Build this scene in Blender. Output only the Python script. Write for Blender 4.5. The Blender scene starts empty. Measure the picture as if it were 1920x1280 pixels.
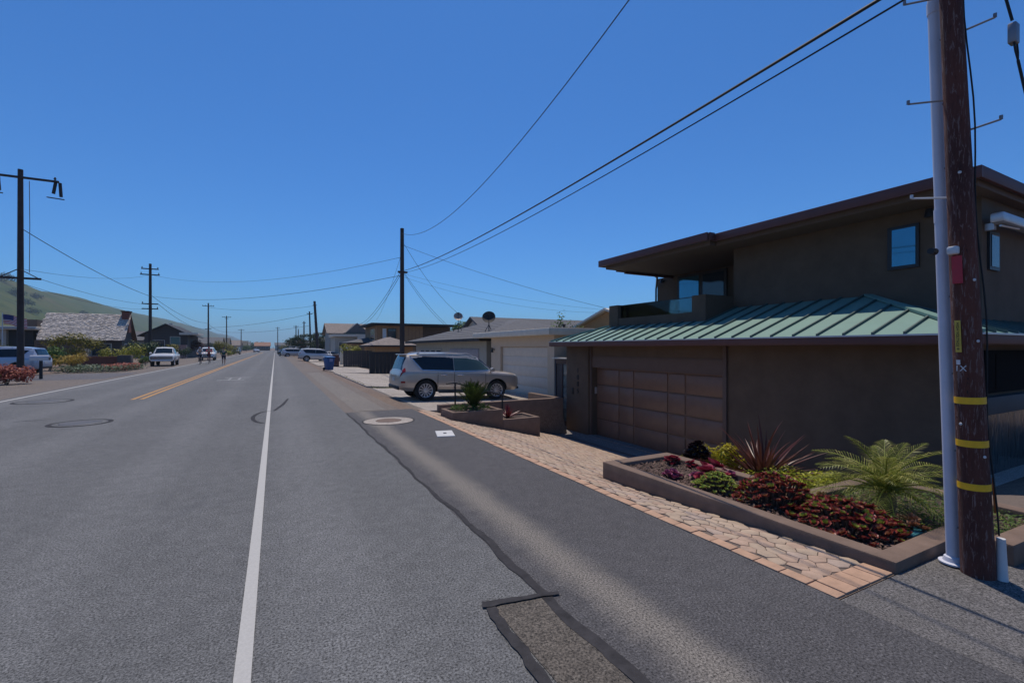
import bpy, bmesh, math, random
from mathutils import Vector, Matrix, Euler, noise
sc = bpy.context.scene
col = sc.collection
R = math.radians
rng = random.Random(7)

# ------------------------------------------------------------------ camera, sky, sun, exposure
cam_d = bpy.data.cameras.new('camera')
cam = bpy.data.objects.new('camera', cam_d); col.objects.link(cam)
cam.location = (0, 0, 1.7)
cam.rotation_euler = (R(90), 0, R(-27.5))
cam_d.lens = 16; cam_d.sensor_width = 36; cam_d.shift_y = 12 / 1920
cam_d.clip_start = 0.05; cam_d.clip_end = 30000
sc.camera = cam

SUN = Vector((0.13, 0.33, 1.0)).normalized()
w = bpy.data.worlds.new('World'); sc.world = w; w.use_nodes = True
wn = w.node_tree
sky = wn.nodes.new('ShaderNodeTexSky'); sky.sky_type = 'NISHITA'; sky.sun_disc = False
sky.sun_elevation = math.asin(SUN.z); sky.sun_rotation = math.atan2(SUN.x, SUN.y)
sky.altitude = 0; sky.air_density = 1.0; sky.dust_density = 0.3; sky.ozone_density = 3.0
tint = wn.nodes.new('ShaderNodeMix'); tint.data_type = 'RGBA'; tint.blend_type = 'MULTIPLY'; tint.inputs[0].default_value = 1
tint.inputs[7].default_value = (0.42, 0.98, 1.62, 1)
wn.links.new(sky.outputs[0], tint.inputs[6]); wn.links.new(tint.outputs[2], wn.nodes['Background'].inputs[0])
wn.nodes['Background'].inputs[1].default_value = 0.07
sl = bpy.data.lights.new('sun', 'SUN'); sl.energy = 3.6; sl.angle = R(0.53); sl.color = (1, 0.9, 0.78)
sun = bpy.data.objects.new('sun', sl); col.objects.link(sun)
sun.rotation_euler = SUN.to_track_quat('Z', 'Y').to_euler(); sun.location = (0, 0, 60)
sc.view_settings.view_transform = 'Standard'; sc.view_settings.look = 'None'
sc.view_settings.gamma = 1; sc.view_settings.use_curve_mapping = False
sc.view_settings.exposure = 0.06
sc.cycles.use_denoising = True
sc.cycles.max_bounces = 8; sc.cycles.diffuse_bounces = 5; sc.cycles.glossy_bounces = 3
sc.cycles.transmission_bounces = 4; sc.cycles.volume_bounces = 0; sc.cycles.transparent_max_bounces = 8

# ------------------------------------------------------------------ materials
MATS = {}
def newmat(name):
    m = bpy.data.materials.new(name); m.use_nodes = True
    nt = m.node_tree; b = nt.nodes['Principled BSDF']
    MATS[name] = m
    return m, nt, b
def N(nt, t, **kw):
    n = nt.nodes.new(t)
    for k, v in kw.items():
        if k in n.inputs: n.inputs[k].default_value = v
        else: setattr(n, k, v)
    return n
def ramp(nt, src, stops):
    r = nt.nodes.new('ShaderNodeValToRGB')
    e = r.color_ramp.elements
    while len(e) < len(stops): e.new(0.5)
    for i, (p, c) in enumerate(stops):
        e[i].position = p; e[i].color = (c[0], c[1], c[2], 1) if not isinstance(c, (int, float)) else (c, c, c, 1)
    nt.links.new(src, r.inputs[0]); return r
def mixc(nt, fac, a, b, mode='MIX'):
    n = nt.nodes.new('ShaderNodeMix'); n.data_type = 'RGBA'; n.blend_type = mode
    for i, v in ((0, fac), (6, a), (7, b)):
        if hasattr(v, 'links'): nt.links.new(v, n.inputs[i])
        elif isinstance(v, (int, float)): n.inputs[i].default_value = v
        else: n.inputs[i].default_value = (v[0], v[1], v[2], 1)
    return n.outputs[2]
def S(c, f): return tuple(min(1, x * f) for x in c[:3])
def mat(name, c, rough=0.8, var=0.18, scale=4.0, bump=0.0, bscale=40.0, metal=0.0, spec=0.5, isl=0.0, coat=0.0):
    if name in MATS: return MATS[name]
    m, nt, b = newmat(name)
    tc = N(nt, 'ShaderNodeTexCoord')
    n1 = N(nt, 'ShaderNodeTexNoise', Scale=scale, Detail=6.0, Roughness=0.65)
    nt.links.new(tc.outputs['Object'], n1.inputs['Vector'])
    r = ramp(nt, n1.outputs['Fac'], [(0.25, S(c, 1 - var)), (0.75, S(c, 1 + var))])
    out = r.outputs[0]
    if isl:
        g = N(nt, 'ShaderNodeNewGeometry')
        rr = ramp(nt, g.outputs['Random Per Island'], [(0, 1 - isl), (1, 1 + isl)])
        # ramp clamps at 1: work with a half scale
        rr.color_ramp.elements[0].color = (0.5 - isl / 2,) * 3 + (1,); rr.color_ramp.elements[1].color = (0.5 + isl / 2,) * 3 + (1,)
        dbl = mixc(nt, 1.0, out, rr.outputs[0], 'MULTIPLY')
        out = mixc(nt, 1.0, dbl, (1, 1, 1), 'MULTIPLY')
        out = mixc(nt, 1.0, out, out, 'ADD')
    nt.links.new(out, b.inputs['Base Color'])
    b.inputs['Roughness'].default_value = rough; b.inputs['Metallic'].default_value = metal
    b.inputs['Specular IOR Level'].default_value = spec
    b.inputs['Coat Weight'].default_value = coat
    if bump:
        n2 = N(nt, 'ShaderNodeTexNoise', Scale=bscale, Detail=5.0)
        nt.links.new(tc.outputs['Object'], n2.inputs['Vector'])
        bp = N(nt, 'ShaderNodeBump', Strength=bump, Distance=0.01)
        nt.links.new(n2.outputs['Fac'], bp.inputs['Height']); nt.links.new(bp.outputs[0], b.inputs['Normal'])
    return m
def leafmat(name, c, c2=None, rough=0.5, trans=0.3):
    if name in MATS: return MATS[name]
    m, nt, b = newmat(name)
    g = N(nt, 'ShaderNodeNewGeometry')
    c2 = c2 or S(c, 1.9)
    r = ramp(nt, g.outputs['Random Per Island'], [(0.0, S(c, 0.6)), (0.55, c), (1.0, c2)])
    nt.links.new(r.outputs[0], b.inputs['Base Color']); b.inputs['Roughness'].default_value = rough; b.inputs['Specular IOR Level'].default_value = .22
    t = N(nt, 'ShaderNodeBsdfTranslucent'); nt.links.new(r.outputs[0], t.inputs[0])
    mx = N(nt, 'ShaderNodeMixShader'); mx.inputs[0].default_value = trans
    nt.links.new(b.outputs[0], mx.inputs[1]); nt.links.new(t.outputs[0], mx.inputs[2])
    nt.links.new(mx.outputs[0], nt.nodes['Material Output'].inputs['Surface'])
    return m
def glassmat(name, c, rough=0.03, spec=0.8):
    return mat(name, c, rough=rough, var=0.05, spec=spec)
def clearglass(name, tint, mixf=0.75):
    m, nt, b = newmat(name)
    t = N(nt, 'ShaderNodeBsdfTransparent'); t.inputs[0].default_value = (*tint, 1)
    gl = N(nt, 'ShaderNodeBsdfGlossy', Roughness=0.02)
    f = N(nt, 'ShaderNodeFresnel', IOR=1.45)
    mx = N(nt, 'ShaderNodeMixShader'); nt.links.new(f.outputs[0], mx.inputs[0])
    nt.links.new(t.outputs[0], mx.inputs[1]); nt.links.new(gl.outputs[0], mx.inputs[2])
    nt.links.new(mx.outputs[0], nt.nodes['Material Output'].inputs['Surface'])
    return m

def asphalt(name, c, speck, stain, swale=None, tracks=False):
    m, nt, b = newmat(name)
    tc = N(nt, 'ShaderNodeTexCoord'); P = tc.outputs['Object']
    big = N(nt, 'ShaderNodeTexNoise', Scale=0.35, Detail=8.0, Roughness=0.7); nt.links.new(P, big.inputs['Vector'])
    mid = N(nt, 'ShaderNodeTexNoise', Scale=7.0, Detail=8.0, Roughness=0.75); nt.links.new(P, mid.inputs['Vector'])
    fine = N(nt, 'ShaderNodeTexNoise', Scale=70.0, Detail=4.0, Roughness=0.85); nt.links.new(P, fine.inputs['Vector'])
    vor = N(nt, 'ShaderNodeTexVoronoi', Scale=120.0); nt.links.new(P, vor.inputs['Vector'])
    r1 = ramp(nt, big.outputs['Fac'], [(0.3, S(c, 0.88)), (0.7, S(c, 1.1))])
    r2 = ramp(nt, mid.outputs['Fac'], [(0.3, 0.39), (0.7, 0.61)])
    o = mixc(nt, 1.0, r1.outputs[0], r2.outputs[0], 'MULTIPLY')
    r3 = ramp(nt, fine.outputs['Fac'], [(0.36, 0.02), (0.66, 1.0)])
    o = mixc(nt, 1.0, o, r3.outputs[0], 'MULTIPLY')
    # two multiplications by about a half: scale back by four
    o = mixc(nt, 1.0, o, o, 'ADD'); o = mixc(nt, 1.0, o, o, 'ADD')
    sp = ramp(nt, vor.outputs['Color'], [(0.88, 0), (0.96, .55)])
    o = mixc(nt, sp.outputs[0], o, speck)
    st = N(nt, 'ShaderNodeTexNoise', Scale=1.6, Detail=6.0, Roughness=0.6, Distortion=1.5); nt.links.new(P, st.inputs['Vector'])
    rs = ramp(nt, st.outputs['Fac'], [(0.58, 0), (0.74, 0.6)])
    o = mixc(nt, rs.outputs[0], o, stain)
    sep = N(nt, 'ShaderNodeSeparateXYZ'); nt.links.new(P, sep.inputs[0])
    if swale:
        x0, wd, sc_ = swale
        ad = N(nt, 'ShaderNodeMath', operation='MULTIPLY_ADD'); nt.links.new(mid.outputs['Fac'], ad.inputs[0]); ad.inputs[1].default_value = 0.18
        nt.links.new(sep.outputs[0], ad.inputs[2])
        ad2 = N(nt, 'ShaderNodeMath', operation='MULTIPLY_ADD'); nt.links.new(st.outputs['Fac'], ad2.inputs[0]); ad2.inputs[1].default_value = 0.22
        nt.links.new(ad.outputs[0], ad2.inputs[2])
        d = N(nt, 'ShaderNodeMath', operation='SUBTRACT'); nt.links.new(ad2.outputs[0], d.inputs[0]); d.inputs[1].default_value = x0 + 0.2
        a = N(nt, 'ShaderNodeMath', operation='ABSOLUTE'); nt.links.new(d.outputs[0], a.inputs[0])
        rr = ramp(nt, a.outputs[0], [(0.0, 0.85), (wd, 0.0)])
        rr.color_ramp.interpolation = 'EASE'
        o = mixc(nt, rr.outputs[0], o, mixc(nt, 1.0, sc_, r3.outputs[0], 'OVERLAY'))
    if tracks:
        sn = N(nt, 'ShaderNodeMath', operation='MULTIPLY_ADD'); nt.links.new(sep.outputs[0], sn.inputs[0]); sn.inputs[1].default_value = 3.3; sn.inputs[2].default_value = 0.4
        s2 = N(nt, 'ShaderNodeMath', operation='SINE'); nt.links.new(sn.outputs[0], s2.inputs[0])
        rr = ramp(nt, s2.outputs[0], [(0.0, 0.475), (1.0, 0.55)])
        o = mixc(nt, 1.0, o, rr.outputs[0], 'MULTIPLY'); o = mixc(nt, 1.0, o, o, 'ADD')
    nt.links.new(o, b.inputs['Base Color']); b.inputs['Roughness'].default_value = 0.88
    b.inputs['Specular IOR Level'].default_value = 0.35
    bp = N(nt, 'ShaderNodeBump', Strength=0.55, Distance=0.006)
    nt.links.new(fine.outputs['Fac'], bp.inputs['Height']); nt.links.new(bp.outputs[0], b.inputs['Normal'])
    return m

M_road = asphalt('road_asphalt', (0.122, 0.123, 0.123), (0.28, 0.28, 0.28), (0.085, 0.087, 0.092), tracks=True)
M_strip = asphalt('strip_asphalt', (0.075, 0.072, 0.074), (0.26, 0.25, 0.24), (0.055, 0.054, 0.057), swale=(2.05, 0.3, (0.185, 0.166, 0.143)))
M_patch = asphalt('patch_asphalt', (0.095, 0.082, 0.068), (0.25, 0.23, 0.2), (0.07, 0.06, 0.05))
M_side = asphalt('side_asphalt', (0.105, 0.1, 0.105), (0.2, 0.2, 0.2), (0.08, 0.076, 0.08))
M_gravel = asphalt('gravel_dirt', (0.15, 0.125, 0.105), (0.3, 0.27, 0.23), (0.12, 0.085, 0.065))
M_dirt = asphalt('bare_dirt', (0.16, 0.115, 0.085), (0.28, 0.24, 0.2), (0.1, 0.075, 0.05))
M_apron = asphalt('apron_asphalt', (0.115, 0.108, 0.104), (0.28, 0.27, 0.25), (0.09, 0.085, 0.082))
M_swale = asphalt('worn_concrete', (0.168, 0.15, 0.13), (0.3, 0.28, 0.25), (0.13, 0.105, 0.085))
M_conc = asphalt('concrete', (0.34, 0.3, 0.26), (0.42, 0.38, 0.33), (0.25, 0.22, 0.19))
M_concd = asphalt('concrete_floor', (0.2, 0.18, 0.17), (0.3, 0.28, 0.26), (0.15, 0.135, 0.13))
M_seal = mat('crack_seal', (0.036, 0.034, 0.036), rough=0.85, var=0.45, scale=9, bump=0.5, spec=.2)
def wornpaint(name, c, base, lo, hi):
    m, nt, b = newmat(name); tc = N(nt, 'ShaderNodeTexCoord'); P = tc.outputs['Object']
    n1 = N(nt, 'ShaderNodeTexNoise', Scale=60.0, Detail=5.0, Roughness=.8); nt.links.new(P, n1.inputs['Vector'])
    n2 = N(nt, 'ShaderNodeTexNoise', Scale=1.7, Detail=6.0, Roughness=.7); nt.links.new(P, n2.inputs['Vector'])
    ad = N(nt, 'ShaderNodeMath', operation='MULTIPLY_ADD'); nt.links.new(n2.outputs['Fac'], ad.inputs[0]); ad.inputs[1].default_value = .9; nt.links.new(n1.outputs['Fac'], ad.inputs[2])
    f = ramp(nt, ad.outputs[0], [(lo, 0), (hi, 1)]); cc = ramp(nt, n1.outputs['Fac'], [(.3, S(c, .86)), (.7, S(c, 1.1))])
    nt.links.new(mixc(nt, f.outputs[0], cc.outputs[0], base), b.inputs['Base Color']); b.inputs['Roughness'].default_value = .8; return m
M_white = wornpaint('road_paint_white', (0.41, 0.4, 0.375), (.12, .12, .12), 1.0, 1.16)
M_worn = mat('worn_paint', (0.27, 0.27, 0.265), rough=0.8, var=0.3, scale=6)
M_yellow = mat('road_paint_yellow', (0.4, 0.21, 0.06), rough=0.75, var=0.25, scale=14, bump=0.4, bscale=90)
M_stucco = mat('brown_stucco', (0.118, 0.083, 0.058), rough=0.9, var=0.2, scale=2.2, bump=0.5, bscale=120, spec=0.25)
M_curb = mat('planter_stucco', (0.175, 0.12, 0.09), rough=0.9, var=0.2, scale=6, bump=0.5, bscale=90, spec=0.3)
M_fascia = mat('fascia_brown', (0.1, 0.037, 0.032), rough=0.55, var=0.15, scale=3)
M_soffit = mat('soffit_brown', (0.11, 0.074, 0.056), rough=0.85, var=0.1)
M_trim = mat('trim_brown', (0.115, 0.075, 0.057), rough=0.7, var=0.1)
M_gdoor = mat('garage_door_brown', (0.175, 0.1, 0.068), rough=0.38, var=0.12, scale=5)
M_roof = mat('green_metal', (0.152, 0.27, 0.222), rough=0.5, var=0.1, scale=2.0, spec=0.4)
M_roofd = mat('green_metal_seam_shade', (0.05, 0.09, 0.085), rough=0.5, var=0.1)  # seam shadow put into a darker green for the ribs
M_black = mat('black_metal', (0.012, 0.012, 0.014), rough=0.5, var=0.2)
M_dark = mat('dark_frame', (0.014, 0.013, 0.014), rough=0.45, var=0.15)
M_win = glassmat('window_glass', (0.012, 0.03, 0.045))
M_winb = mat('window_sky_reflection', (0.08, 0.25, 0.34), rough=.04, var=.05, metal=.7)  # blue base carries the sky's reflection in the panes
M_cream = mat('cream_stucco', (0.55, 0.43, 0.31), rough=0.9, var=0.08, bump=0.3, bscale=90)
M_offwhite = mat('offwhite_paint', (0.62, 0.56, 0.46), rough=0.7, var=0.1)
M_creamdoor = mat('cream_door', (0.62, 0.53, 0.43), rough=0.6, var=0.08)
M_tan = mat('tan_stucco', (0.36, 0.34, 0.29), rough=0.9, var=0.1)
M_orange = mat('ochre_wall', (0.4, 0.22, 0.09), rough=0.85, var=0.15)
M_shingle = mat('grey_shingle', (0.1, 0.1, 0.105), rough=0.9, var=0.3, scale=6, bump=0.5, bscale=20)
M_shingleb = mat('brown_shingle', (0.2, 0.165, 0.145), rough=0.9, var=0.4, scale=3, bump=0.5, bscale=20)
M_shake = mat('weathered_shake', (0.46, 0.41, 0.36), rough=0.95, var=0.2, scale=2, isl=0.32)
M_brick = mat('red_brick', (0.17, 0.06, 0.042), rough=0.9, var=0.35, scale=9)
M_wood = mat('wood_brown', (0.12, 0.075, 0.05), rough=0.85, var=0.3, scale=8)
M_woodg = mat('wood_greybrown', (0.075, 0.062, 0.058), rough=0.9, var=0.25, scale=8)
M_char = mat('charcoal_panel', (0.018, 0.018, 0.02), rough=0.75, var=0.2)
M_pole = None
M_polef = mat('far_pole_wood', (0.045, 0.033, 0.03), rough=0.95, var=0.3, scale=3)
M_wire = mat('cable_black', (0.008, 0.008, 0.01), rough=0.7, var=0.1)
M_pvc = mat('grey_conduit', (0.56, 0.57, 0.64), rough=0.55, var=0.08, scale=3)
M_galv = mat('galvanised_steel', (0.22, 0.22, 0.24), rough=0.5, var=0.2, metal=0.6)
M_silver = mat('silver_metal', (0.5, 0.5, 0.52), rough=0.35, var=0.1, metal=0.5)
M_ytag = mat('yellow_tag', (0.55, 0.4, 0.06), rough=0.5, var=0.15, scale=20)
M_yband = mat('yellow_band', (0.85, 0.46, 0.012), rough=0.45, var=0.12, scale=30)
M_red = mat('red_reflector', (0.4, 0.01, 0.03), rough=0.35, var=0.15, scale=20)
M_whitep = mat('white_plastic', (0.6, 0.6, 0.6), rough=0.5, var=0.1)
M_soil = asphalt('planter_soil', (0.07, 0.047, 0.036), (0.2, 0.15, 0.12), (0.04, 0.028, 0.022))
M_chip = mat('mulch_chip', (0.13, 0.08, 0.062), rough=0.95, var=0.3, scale=20, isl=0.7)
M_paver = mat('paver_stone', (0.4, 0.3, 0.215), rough=0.92, var=0.25, scale=7, bump=0.6, bscale=90)
M_paver2 = mat('paver_pink', (0.39, 0.27, 0.195), rough=0.92, var=0.25, scale=7, bump=0.6, bscale=90)
M_paver3 = mat('paver_grey', (0.37, 0.28, 0.22), rough=0.92, var=0.25, scale=7, bump=0.6, bscale=90)
M_border = mat('border_brick', (0.42, 0.26, 0.17), rough=0.9, var=0.2, scale=9, bump=0.5, bscale=90)
M_joint = mat('joint_sand', (0.13, 0.1, 0.08), rough=1, var=0.3, scale=30)
M_teal = mat('teal_plastic', (0.07, 0.3, 0.29), rough=0.5, var=0.1)
M_tyre = mat('tyre_rubber', (0.012, 0.012, 0.013), rough=0.85, var=0.2)
M_rim = mat('alloy_rim', (0.5, 0.5, 0.52), rough=0.3, var=0.05, metal=0.7)
M_carglass = glassmat('car_glass', (0.004, 0.007, 0.01), spec=0.5)
M_carglass2 = glassmat('car_glass_lit', (0.05, 0.085, 0.075), spec=0.6)  # paler green paints the light showing in the front side window
M_tail = mat('tail_lamp', (0.25, 0.012, 0.015), rough=0.15, var=0.1)
M_lamp = mat('head_lamp', (0.55, 0.56, 0.58), rough=0.12, var=0.05)
M_plastic = mat('black_plastic', (0.018, 0.018, 0.02), rough=0.6, var=0.15)
M_chrome = mat('chrome', (0.6, 0.6, 0.62), rough=0.15, var=0.05, metal=0.9)
M_plate = mat('number_plate', (0.5, 0.5, 0.48), rough=0.5, var=0.1)
def paint(name, c, metal=0.35):
    return mat(name, c, rough=0.32, var=0.03, metal=metal, coat=0.6)
M_bin = mat('bin_blue', (0.006, 0.07, 0.22), rough=0.45, var=0.08)
M_skin = mat('skin', (0.4, 0.24, 0.17), rough=0.6, var=0.05)

def polewood():
    m, nt, b = newmat('creosote_pole_wood')
    tc = N(nt, 'ShaderNodeTexCoord')
    mp = N(nt, 'ShaderNodeMapping'); mp.inputs['Scale'].default_value = (60, 60, 9); nt.links.new(tc.outputs['Object'], mp.inputs[0])
    n1 = N(nt, 'ShaderNodeTexNoise', Scale=1.0, Detail=7.0, Roughness=0.72, Distortion=0.6); nt.links.new(mp.outputs[0], n1.inputs['Vector'])
    mp2 = N(nt, 'ShaderNodeMapping'); mp2.inputs['Scale'].default_value = (5, 5, 0.9); nt.links.new(tc.outputs['Object'], mp2.inputs[0])
    n2 = N(nt, 'ShaderNodeTexNoise', Scale=1.0, Detail=4.0); nt.links.new(mp2.outputs[0], n2.inputs['Vector'])
    r1 = ramp(nt, n2.outputs['Fac'], [(0.3, (0.05, 0.014, 0.01)), (0.7, (0.15, 0.045, 0.028))])
    rf = ramp(nt, n1.outputs['Fac'], [(0.545, 0), (0.6, 1)])
    o = mixc(nt, rf.outputs[0], r1.outputs[0], (0.2, 0.125, 0.11))
    rd = ramp(nt, n1.outputs['Fac'], [(0.3, 1), (0.4, 0)])
    o = mixc(nt, rd.outputs[0], o, (0.012, 0.008, 0.008))
    nt.links.new(o, b.inputs['Base Color']); b.inputs['Roughness'].default_value = 0.85
    bp = N(nt, 'ShaderNodeBump', Strength=0.9, Distance=0.012); nt.links.new(n1.outputs['Fac'], bp.inputs['Height'])
    nt.links.new(bp.outputs[0], b.inputs['Normal'])
    return m
M_pole = polewood()

# ------------------------------------------------------------------ mesh and object helpers
OFF = {}
class MB:
    def __init__(s): s.v = []; s.f = []; s.m = []; s.mi = 0
    def add(s, vs, fs):
        o = len(s.v); s.v += [tuple(p) for p in vs]
        for f in fs: s.f.append(tuple(i + o for i in f)); s.m.append(s.mi)
        return s
    def box(s, x0, x1, y0, y1, z0, z1):
        return s.add([(x0, y0, z0), (x1, y0, z0), (x1, y1, z0), (x0, y1, z0), (x0, y0, z1), (x1, y0, z1), (x1, y1, z1), (x0, y1, z1)],
                     [(0, 3, 2, 1), (4, 5, 6, 7), (0, 1, 5, 4), (1, 2, 6, 5), (2, 3, 7, 6), (3, 0, 4, 7)])
    def prism(s, poly, z0, z1):      # poly in xy (counter-clockwise), z may be callables
        n = len(poly)
        a = [(x, y, z0(x, y) if callable(z0) else z0) for x, y in poly]
        b = [(x, y, z1(x, y) if callable(z1) else z1) for x, y in poly]
        return s.add(a + b, [tuple(range(n - 1, -1, -1)), tuple(range(n, 2 * n))] + [(i, (i + 1) % n, n + (i + 1) % n, n + i) for i in range(n)])
    def poly(s, pts): return s.add(pts, [tuple(range(len(pts)))])
    def slab(s, pts, off):           # a planar polygon given thickness by an offset vector
        n = len(pts); b = [tuple(p[i] + off[i] for i in range(3)) for p in pts]
        return s.add(list(pts) + b, [tuple(range(n)), tuple(range(2 * n - 1, n - 1, -1))] + [(i, n + i, n + (i + 1) % n, (i + 1) % n) for i in range(n)])
    def tube(s, pts, r, n=8, cap=True):
        pts = [Vector(p) for p in pts]; k = len(pts); rs = r if isinstance(r, (list, tuple)) else [r] * k
        vs = []; up = None
        for i, p in enumerate(pts):
            d = (pts[min(i + 1, k - 1)] - pts[max(i - 1, 0)]).normalized()
            if up is None: up = Vector((0, 0, 1)) if abs(d.z) < 0.9 else Vector((1, 0, 0))
            a = d.cross(up)
            if a.length < 1e-4: a = d.cross(Vector((0.3, 1, 0.2)))
            a.normalize(); b = d.cross(a).normalized(); up = -b if False else up
            for j in range(n):
                t = 2 * math.pi * j / n
                vs.append(p + (a * math.cos(t) + b * math.sin(t)) * rs[i])
        fs = [(i * n + j, (i + 1) * n + j, (i + 1) * n + (j + 1) % n, i * n + (j + 1) % n) for i in range(k - 1) for j in range(n)]
        if cap: fs += [tuple(range(n)), tuple(range(k * n - 1, (k - 1) * n - 1, -1))]
        return s.add(vs, fs)
    def lathe(s, prof, n=24, axis='z', c=(0, 0, 0)):   # profile of (radius, height)
        vs = []
        for r_, h in prof:
            for j in range(n):
                t = 2 * math.pi * j / n; a, b = r_ * math.cos(t), r_ * math.sin(t)
                p = (a, b, h) if axis == 'z' else ((a, h, b) if axis == 'y' else (h, a, b))
                vs.append((p[0] + c[0], p[1] + c[1], p[2] + c[2]))
        k = len(prof)
        return s.add(vs, [(i * n + j, i * n + (j + 1) % n, (i + 1) * n + (j + 1) % n, (i + 1) * n + j) for i in range(k - 1) for j in range(n)])
    def xform(s, mt):
        s.v = [tuple(mt @ Vector(p)) for p in s.v]; return s
    def mesh(s, name, mats, smooth=False, bevel=0, angle=35):
        me = bpy.data.meshes.new(name); me.from_pydata(s.v, [], s.f)
        mats = mats if isinstance(mats, (list, tuple)) else [mats]
        for m in mats: me.materials.append(m)
        if len(mats) > 1:
            for p, i in zip(me.polygons, s.m): p.material_index = i
        if bevel:
            bm = bmesh.new(); bm.from_mesh(me)
            bmesh.ops.remove_doubles(bm, verts=bm.verts, dist=1e-5)
            es = [e for e in bm.edges if len(e.link_faces) == 2 and e.calc_face_angle(0) > R(30)]
            bmesh.ops.bevel(bm, geom=es, offset=bevel, segments=2, affect='EDGES', profile=0.5)
            bm.to_mesh(me); bm.free(); smooth = True
        if smooth:
            for p in me.polygons: p.use_smooth = True
            me.set_sharp_from_angle(angle=R(angle))
        me.update(); return me
    def build(s, name, mats, parent=None, world=False, smooth=False, bevel=0, angle=35, label=None):
        if world and parent is not None:
            o = OFF.get(parent.name, (0, 0, 0)); s.v = [(p[0] - o[0], p[1] - o[1], p[2] - o[2]) for p in s.v]
        return link(name, s.mesh(name, mats, smooth, bevel, angle), parent, label)
def link(name, me, parent=None, label=None):
    ob = bpy.data.objects.new(name, me); col.objects.link(ob)
    if parent is not None:
        ob.parent = parent; OFF[ob.name] = OFF.get(parent.name, (0, 0, 0))
    if label: ob['label'] = label
    return ob
def thing(name, label, cat, loc=(0, 0, 0), group=None, rz=0.0):
    o = bpy.data.objects.new(name, None); col.objects.link(o); o.location = loc; o.rotation_euler = (0, 0, rz)
    o.empty_display_size = 0.3; OFF[o.name] = tuple(loc)
    o['label'] = label; o['category'] = cat
    if group: o['group'] = group
    return o
def tag(o, label, cat, group=None):
    o['label'] = label; o['category'] = cat
    if group: o['group'] = group
    return o
def struct(o, kind='structure'):
    o['kind'] = kind; return o
def dup(root, loc, rz=0.0, label=None):
    r = root.copy(); col.objects.link(r); r.location = loc; r.rotation_euler = (0, 0, rz); OFF[r.name] = tuple(loc)
    if label: r['label'] = label
    for ch in list(root.children):
        c = ch.copy(); col.objects.link(c); c.parent = r
        for g in list(ch.children):
            d = g.copy(); col.objects.link(d); d.parent = c
    return r
def lerp(a, b, t): return a + (b - a) * t
def sstep(a, b, x):
    t = min(1, max(0, (x - a) / (b - a))); return t * t * (3 - 2 * t)

# ------------------------------------------------------------------ terrain height
def H(X, Y):
    if X <= 3.45: return 0.0
    nb = -0.26 * min(X - 3.45, .61) - 0.035 * max(0, min(X, 10.0) - 4.06)
    if Y >= 12.75 and (X < 8.6 or Y > 14.8): return nb
    return -0.25 * min(4.7, max(0, X - 3.5)) * sstep(1.3, 5.6, Y)
def sheet(name, xs, ys, dz, m, kind='structure', hf=H, th=0.0):
    mb = MB(); nx, ny = len(xs), len(ys)
    mb.add([(x, y, hf(x, y) + dz) for y in ys for x in xs],
           [(j * nx + i, j * nx + i + 1, (j + 1) * nx + i + 1, (j + 1) * nx + i) for j in range(ny - 1) for i in range(nx - 1)])
    o = mb.build(name, m); o['kind'] = kind; return o
def rngf(a, b, step):
    n = max(1, int(round((b - a) / step))); return [a + (b - a) * i / n for i in range(n + 1)]

xs = [-5000, -2500, -1200, -600, -300, -150, -80, -40, -20, -10, -4, 0, 2, 3.4] + rngf(3.5, 11, 0.25) + [13, 16, 22, 32, 50, 90, 160, 320, 700, 1500, 2800, 5000]
ys = [-5000, -2000, -800, -300, -100, -40, -15, -6, -2, 0] + rngf(1.0, 6.0, 0.25) + rngf(6.6, 12.6, 0.6) + [12.74, 12.76, 14.0, 14.79, 14.81, 18, 24, 40, 80, 150, 300, 700, 1500, 3000, 5000]
sheet('ground', xs, ys, -0.04, M_dirt)

# road, strip, shoulders
sheet('road', [-7.95, -4, 0, 1.63], rngf(-30, 330, 12), 0.0, M_road)
sheet('parking_strip', [1.632, 2.2, 3.38], rngf(-30, 12.6, 2), 0.0, M_strip)
sheet('asphalt_apron', rngf(3.382, 9.0, 0.3), rngf(-30, 1.70, 2.0), 0.0, M_apron)
sheet('gravel_shoulder', [1.632, 2.8, 4.04], rngf(12.602, 200, 6), -0.002, M_gravel)
sheet('side_shoulder', [-13, -10, -7.952], rngf(-30, 200, 10), -0.004, M_gravel)
sheet('side_driveway', [-30, -20, -8.3], [32.4, 36, 39.5], 0.002, M_side)
sheet('concrete_swale', [1.9, 2.3, 2.7], rngf(12.7, 34, 2), 0.003, M_swale)
for mb_, nm in ((rngf(-0.19, -0.11, 0.08), 'edge_line'), (rngf(-7.72, -7.6, 0.12), 'edge_line')):
    sheet(nm, mb_, rngf(-6, 200, 4), 0.004, M_white)
for a in (-4.22, -3.98):
    sheet('centre_line', [a, a + 0.12], rngf(19.0, 200, 5), 0.004, M_yellow)
# lane letters far up the lane
def strip(mb, pts, wds, z):
    n = len(pts); vs = []
    for i in range(n):
        d = Vector(pts[min(i + 1, n - 1)]) - Vector(pts[max(i - 1, 0)]); d.normalize(); nn = Vector((-d.y, d.x))
        wd = (wds[i] if isinstance(wds, (list, tuple)) else wds) / 2
        p = Vector(pts[i]); a = p + nn * wd; b = p - nn * wd
        vs += [(a.x, a.y, H(a.x, a.y) + z), (b.x, b.y, H(b.x, b.y) + z)]
    mb.add(vs, [(2 * i + 1, 2 * i + 3, 2 * i + 2, 2 * i) for i in range(n - 1)])
mb = MB()
for y_, x0_, x1_ in ((28.2, -2.7, -1.45), (30.2, -2.5, -1.3)): strip(mb, [(x0_, y_), (lerp(x0_, x1_, .5), y_ + .06), (x1_, y_)], .3, 0.004)
for x in (-2.2, -1.75): strip(mb, [(x, 28.4), (x + 0.03, 30.0)], 0.08, 0.004)
struct(mb.build('lane_marking', M_worn))
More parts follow.
